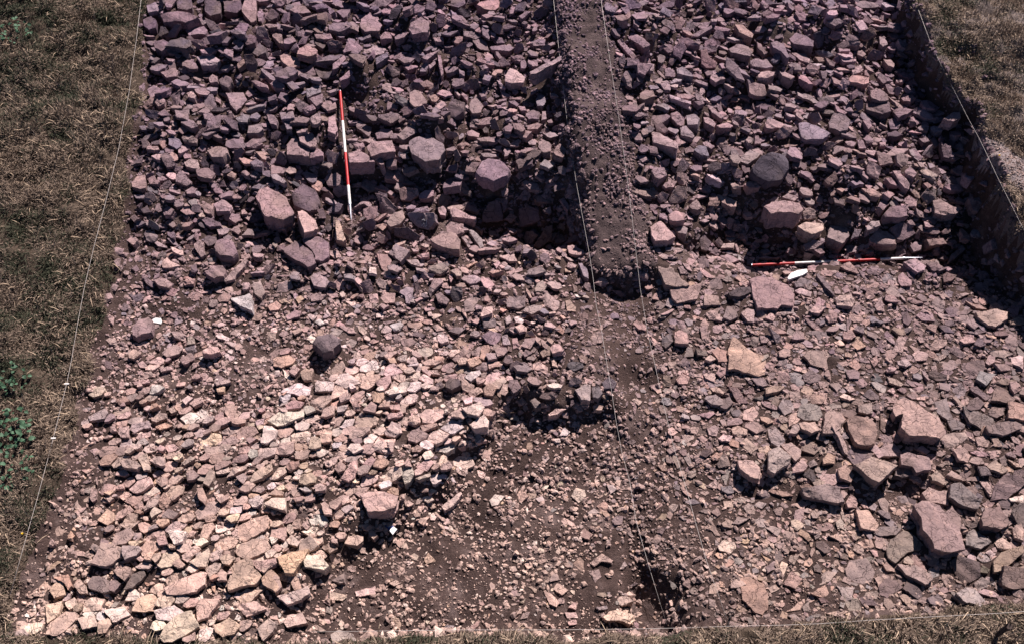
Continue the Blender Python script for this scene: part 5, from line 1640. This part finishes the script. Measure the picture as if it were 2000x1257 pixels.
ranging_pole(pa, best[1], 'red and white pole running down the slope over the ledge')
qa = hit(1468, 518, .035, TOPS); qb = hit(1802, 503, .05, TOPS)
zq = max(qa[2], qb[2])
for k_ in range(1, 20):
    zq = max(zq, hit(1468 + 334 * k_ / 20, 518 - 15 * k_ / 20, .026, TOPS)[2])
qa = (*at(1468, 518, zq - .01), zq - .01); qb = (*at(1802, 503, zq), zq)
print('pole 2', qa, qb, math.dist(qa, qb))
ranging_pole(qa, qb, 'red and white pole lying level across the right side of the dig')

# ------------------------------------------------------------------ strings
def string_line(pts, label, rad=.0016, up=.03, tags=()):
    P = []
    for q in pts:
        px_, py_, *zz = q
        p = hit(px_, py_, zz[0] if zz else up)
        P.append(p)
    P = np.array(P)
    # taut between its fixings: smooth the heights
    for _ in range(3):
        P[1:-1, 2] = np.maximum(P[1:-1, 2], .25 * P[:-2, 2] + .5 * P[1:-1, 2] + .25 * P[2:, 2])
    Q = []
    for (px_, py_, *_z), p in zip(pts, P):
        Q.append((*at(px_, py_, p[2]), p[2]))
    o = tube('string_line', Q, rad, M_STRING, None, 5)
    tag(o, label, 'string', 'taut strings marking the edges of the dig')
    for px_, py_ in tags:
        k = min(range(len(Q)), key=lambda i: math.hypot(pts[i][0] - px_, pts[i][1] - py_))
        c = Vector(Q[k])
        V = [c + Vector(v) for v in ((-.022,-.006,.004),(.026,-.006,.006),(.026,.007,.008),(-.022,.007,.006),(-.022,-.006,-.002),(.026,-.006,0),(.026,.007,.002),(-.022,.007,0))]
        mesh_obj('knot_tag', V, [(0,1,2,3),(7,6,5,4),(0,4,5,1),(1,5,6,2),(2,6,7,3),(3,7,4,0)], M_CARD, o)
    return o
string_line([(278,-20),(266,80),(252,180),(232,290),(205,400),(184,480),(165,560),(150,640),(140,700),(130,749),(104,855),(72,975),(45,1070),(20,1160)], 'white string along the edge of the left grass bank', up=.075, tags=((130,749),(104,855)))
string_line([(1079,-20),(1094,120),(1108,240),(1126,360),(1150,490),(1158,540,.30),(1165,600,.22),(1174,640,.10),(1182,690,.05),(1194,760,.05),(1203,820,.05),(1214,880,.05),(1230,940),(1242,1015),(1256,1065),(1272,1120),(1302,1218)], 'white string along the left edge of the central earth strip', up=.05)
string_line([(1171,-20),(1190,110),(1210,240),(1228,370),(1243,500),(1250,560,.28),(1264,645,.12),(1281,720,.05),(1296,790,.05),(1318,880,.05),(1338,945,.05),(1356,1010),(1380,1095),(1419,1206)], 'white string along the right edge of the central earth strip', up=.05)
string_line([(1794,20),(1816,80),(1837,125),(1870,190),(1890,230),(1912,270),(1930,307),(1945,340),(1970,390),(1995,440),(2030,510)], 'white string along the top of the shaded right bank', up=.06)
string_line([(606,1233),(760,1231),(900,1229),(1080,1229),(1250,1227),(1340,1225),(1420,1222),(1520,1220),(1600,1217),(1700,1210),(1830,1203),(1943,1197),(2030,1191)], 'white string running along the turf at the bottom of the dig', up=.06)

# pegs that hold the strings
p0 = hit(1412, 1258); p1 = hit(1422, 1222); t1 = np.array((*at(1427, 1200, p1[2] + .10), p1[2] + .10))
root = tag(empty('metal_pin', p1), 'bent dark metal pin holding strings at the bottom of the dig', 'pin')
pp = [Vector(v) - Vector(p1) for v in (np.array((*at(1411,1262,p1[2]-.02), p1[2]-.02)), np.array((*at(1413,1248,p1[2]+.03), p1[2]+.03)), np.array((*at(1420,1232,p1[2]+.05), p1[2]+.05)), np.array((*at(1421,1222,p1[2]+.07), p1[2]+.07)), t1)]
tube('shaft', pp, [.012, .012, .011, .010, .009], M_IRON, root, 8)
hd = [pp[-1] + Vector((.028 * math.cos(a), .012 * math.sin(a), .028 * math.sin(a) + .02)) for a in np.linspace(-1.2, 4.2, 9)]
tube('hook', hd, .007, M_IRON, root, 6)
b = hit(1946, 1240)
root = tag(empty('wooden_peg', b), 'dark splintered wooden peg holding the bottom string near the right corner', 'peg')
V, Fs = tube_data([(0, 0, -.15), (.0, .0, .05), (.006, .004, .16), (.012, .0, .25)], [.016, .022, .026, .030], 7)
mesh_obj('stake', V, Fs, M_WOOD, root)
for k in range(6):
    a = k * 1.05
    q = Vector((.012 + .024 * math.cos(a), .024 * math.sin(a), .235))
    V, Fs = tube_data([q, q + Vector((.012 * math.cos(a), .012 * math.sin(a), .03 + .02 * (k % 3)))], [.008, .002], 5)
    mesh_obj('splinter', V, Fs, M_WOOD, root)

# ------------------------------------------------------------------ tags, packet, marks
def card(name, P, mat, label, cat, th=.012, up=.012, z=None, group=None, tilt=0.0):
    P = np.array(P, float); pc = P.mean(0)
    base = hit(pc[0], pc[1], up, TOPS)
    nrm = np.array((0, -math.sin(tilt), math.cos(tilt)))
    out = []
    for px_, py_ in P:
        d = np.array(ray(px_, py_)); o0 = np.array((0, 0, CAM_H))
        out.append(o0 + d * (np.dot(base - o0, nrm) / np.dot(d, nrm)))
    out = np.array(out)
    if signed_area(out) < 0: out = out[::-1]
    n = len(out); c = out.mean(0)
    top = c + (out - c) * .96
    V = np.concatenate([out - (0, 0, th), out - (0, 0, th * .25), top]) - c
    a = np.arange(n); b = (a + 1) % n
    Fs = [tuple(range(n - 1, -1, -1))] + [(k, b[k], n + b[k], n + k) for k in a] + [(n + k, n + b[k], 2 * n + b[k], 2 * n + k) for k in a] + [tuple(2 * n + a)]
    o = mesh_obj(name, V, Fs, mat, None, loc=c)
    if label: tag(o, label, cat, group)
    return o, base
card('white_tag', [(777,301),(779,296),(793,291),(799,293),(798,297),(784,306),(779,305)], M_CARD, 'small white tag on the ledge between two pale slabs', 'tag', up=.03, group='white marker tags')
card('white_tag', [(297,620),(314,621),(316,627),(314,632),(298,629)], M_CARD, 'small white tag on the pitted boulder near the left edge', 'tag', up=.01, group='white marker tags')
card('white_tag', [(1538,543),(1544,534),(1557,528),(1576,525),(1578,531),(1568,537),(1540,546)], M_CARD, 'pointed white tag just below the level pole', 'tag', th=.03, up=.05, group='white marker tags', tilt=-.1)
card('white_tag', [(1541,494),(1546,487),(1552,487),(1554,493),(1549,498),(1543,499)], M_CARD, 'tiny white tag in the shaded gully above the level pole', 'tag', up=.03, group='white marker tags')
o, base = card('packet', [(750,1024),(760,1019),(775,1032),(767,1042)], M_BLUE, 'small blue and white packet lying in the pit under the overhanging slab', 'packet', th=.03, up=.055)
def card_child(P, mat, parent, dz, name):
    z = base[2] + dz
    V = [Vector((*at(px_, py_, z), z)) - parent.location for px_, py_ in P]
    n = len(V)
    V += [v - Vector((0, 0, .02)) for v in V]
    mesh_obj(name, V, [tuple(range(n))] + [(k, n + k, n + (k + 1) % n, (k + 1) % n) for k in range(n)], mat, parent)
card_child([(760,1034),(768.5,1027.2),(775.6,1032),(767,1043)], M_CARD, o, .004, 'white_end')
card_child([(757,1026),(760,1023.5),(763,1026),(760,1029)], M_CARD, o, .003, 'white_mark')

# ------------------------------------------------------------------ plants, roots, flowers
def leaf_mesh(seed):
    r_ = np.random.default_rng(seed)
    V, Fs = [], []
    prof = [(0, .05), (.2, .30), (.45, .40), (.7, .28), (.9, .12), (1.0, 0.0)]
    for t, w in prof:
        w *= r_.uniform(.9, 1.1); zz = .18 * math.sin(t * 2.6) - .12 * t * t
        V += [(t, -w, zz + .10 * w), (t, 0, zz - .03), (t, w, zz + .10 * w)]
    for k in range(len(prof) - 1):
        a = k * 3
        Fs += [(a, a + 1, a + 4, a + 3), (a + 1, a + 2, a + 5, a + 4)]
    me = bpy.data.meshes.new('leaf')
    me.from_pydata(V, [], Fs); me.materials.append(M_LEAF)
    g_ = r_.uniform(.6, 1.2)
    a = me.color_attributes.new('Col', 'FLOAT_COLOR', 'POINT')
    cc = np.ones((len(V), 4), np.float32); cc[:, :3] = np.array((.055, .115, .065)) * g_
    a.data.foreach_set('color', cc.ravel())
    return me
LEAVES = [leaf_mesh(s) for s in range(5)]
def weed(px_, py_, label, n, spread, size, seed, height=.12):
    r_ = np.random.default_rng(seed)
    b_ = hit(px_, py_)
    root = tag(empty('leafy_weed', b_), label, 'weed', 'leafy weeds on the left bank')
    for k in range(n):
        a = r_.uniform(0, 6.28); d = spread * math.sqrt(r_.random())
        x_, y_ = d * math.cos(a), d * math.sin(a)
        zg = float(sample(H, b_[0] + x_, b_[1] + y_)) - b_[2]
        o_ = bpy.data.objects.new('leaf', LEAVES[k % 5]); o_.parent = root
        o_.location = (x_, y_, zg + r_.uniform(.02, height))
        s_ = size * r_.uniform(.6, 1.25); o_.scale = (s_, s_, s_)
        o_.rotation_euler = (r_.normal(0, .35), r_.normal(.1, .35), r_.uniform(0, 6.28))
        col.objects.link(o_)
    for k in range(max(4, n // 7)):
        a = r_.uniform(0, 6.28); d = spread * .7 * math.sqrt(r_.random())
        x_, y_ = d * math.cos(a), d * math.sin(a)
        zg = float(sample(H, b_[0] + x_, b_[1] + y_)) - b_[2]
        tube('stem', [(x_, y_, zg - .02), (x_ + .01, y_, zg + height * .6), (x_ + .03, y_ - .01, zg + height)], [.003, .0025, .0015], M_ROOT, root, 5)
weed(28, 745, 'green leafy weed at the left edge, uppermost of three low down the bank', 38, .16, .055, 91)
weed(22, 850, 'dense dark green weed at the left edge, middle one of three', 70, .26, .06, 92, .16)
weed(30, 920, 'trailing dark weed at the left edge, lowest of three', 34, .20, .05, 93)
weed(30, 75, 'dark leafy weed in the top left corner', 46, .22, .05, 94, .14)

def flower(px_, py_, label, seed):
    b_ = hit(px_, py_)
    root = tag(empty('yellow_flower', b_), label, 'flower', 'yellow flowers')
    tube('stem', [(0, 0, -.01), (.002, 0, .025), (0, .002, .042)], .002, M_ROOT, root, 5)
    for ring_n, rr, zz in ((9, .014, .042), (7, .009, .046)):
        for k in range(ring_n):
            a = 6.283 * k / ring_n + rr * 50
            ca, sa = math.cos(a), math.sin(a)
            V = [(0, 0, zz), (rr * .6 * ca - .003 * sa, rr * .6 * sa + .003 * ca, zz + .003), (rr * ca, rr * sa, zz + .002), (rr * .6 * ca + .003 * sa, rr * .6 * sa - .003 * ca, zz + .003)]
            mesh_obj('petal', V, [(0, 1, 2, 3)], M_YELLOW, root)
flower(47, 1044, 'yellow flower beside the left string near the bottom left corner', 1)
flower(1946, 314, 'yellow flower on the turf beside the right string', 2)

def root_twig(pts, label, rad=.006):
    P = [hit(px_, py_, up_, TOPS) for px_, py_, up_ in pts]
    o_ = tube('root_twig', P, [rad * (1 - .6 * k / (len(P) - 1)) for k in range(len(P))], M_ROOT, None, 6)
    tag(o_, label, 'root', 'loose roots and twigs among the stones')
root_twig([(960,795,.02),(985,806,.05),(1010,806,.06),(1025,790,.06),(1032,778,.03)], 'curved root in the shadow above the central gravel floor')
root_twig([(522,1022,.02),(540,1024,.04),(560,1014,.04),(572,1004,.02)], 'bent root under the bright wedge-shaped stone in the lower left')
root_twig([(732,602,.03),(742,594,.05),(752,588,.03)], 'pale twig left of centre below the hollow')
root_twig([(676,251,.03),(695,250,.03),(711,249,.02)], 'straight pale twig right of the slope-running pole')
root_twig([(130,1058,.02),(150,1044,.05),(172,1032,.05)], 'thin stalk lying on stones in the lower left corner', .004)

# faint white marks on the shaded upright stone in the hollow
for o_ in list(col.objects):
    if o_.get('label', '').startswith('shaded upright face'):
        me = o_.data
        n0 = Vector((0, -math.sin(R(45)), math.cos(R(45))))
        c_ = o_.location
        def on_face(px_, py_, off):
            d = Vector(ray(px_, py_)); o0 = Vector((0, 0, CAM_H))
            p_ = o0 + d * ((c_ - o0).dot(n0) / d.dot(n0))
            return p_ + n0 * off - c_
        for strokes in ([(824,441),(828,436),(831,440),(827,443)], [(832,429),(834,433),(832,436),(835,439),(831,443)], [(825,430),(828,428),(829,431)]):
            V, Fs = tube_data([on_face(px_, py_, .024) for px_, py_ in strokes], .004, 5)
            mesh_obj('white_mark', V, Fs, M_CHALK, o_)
        break
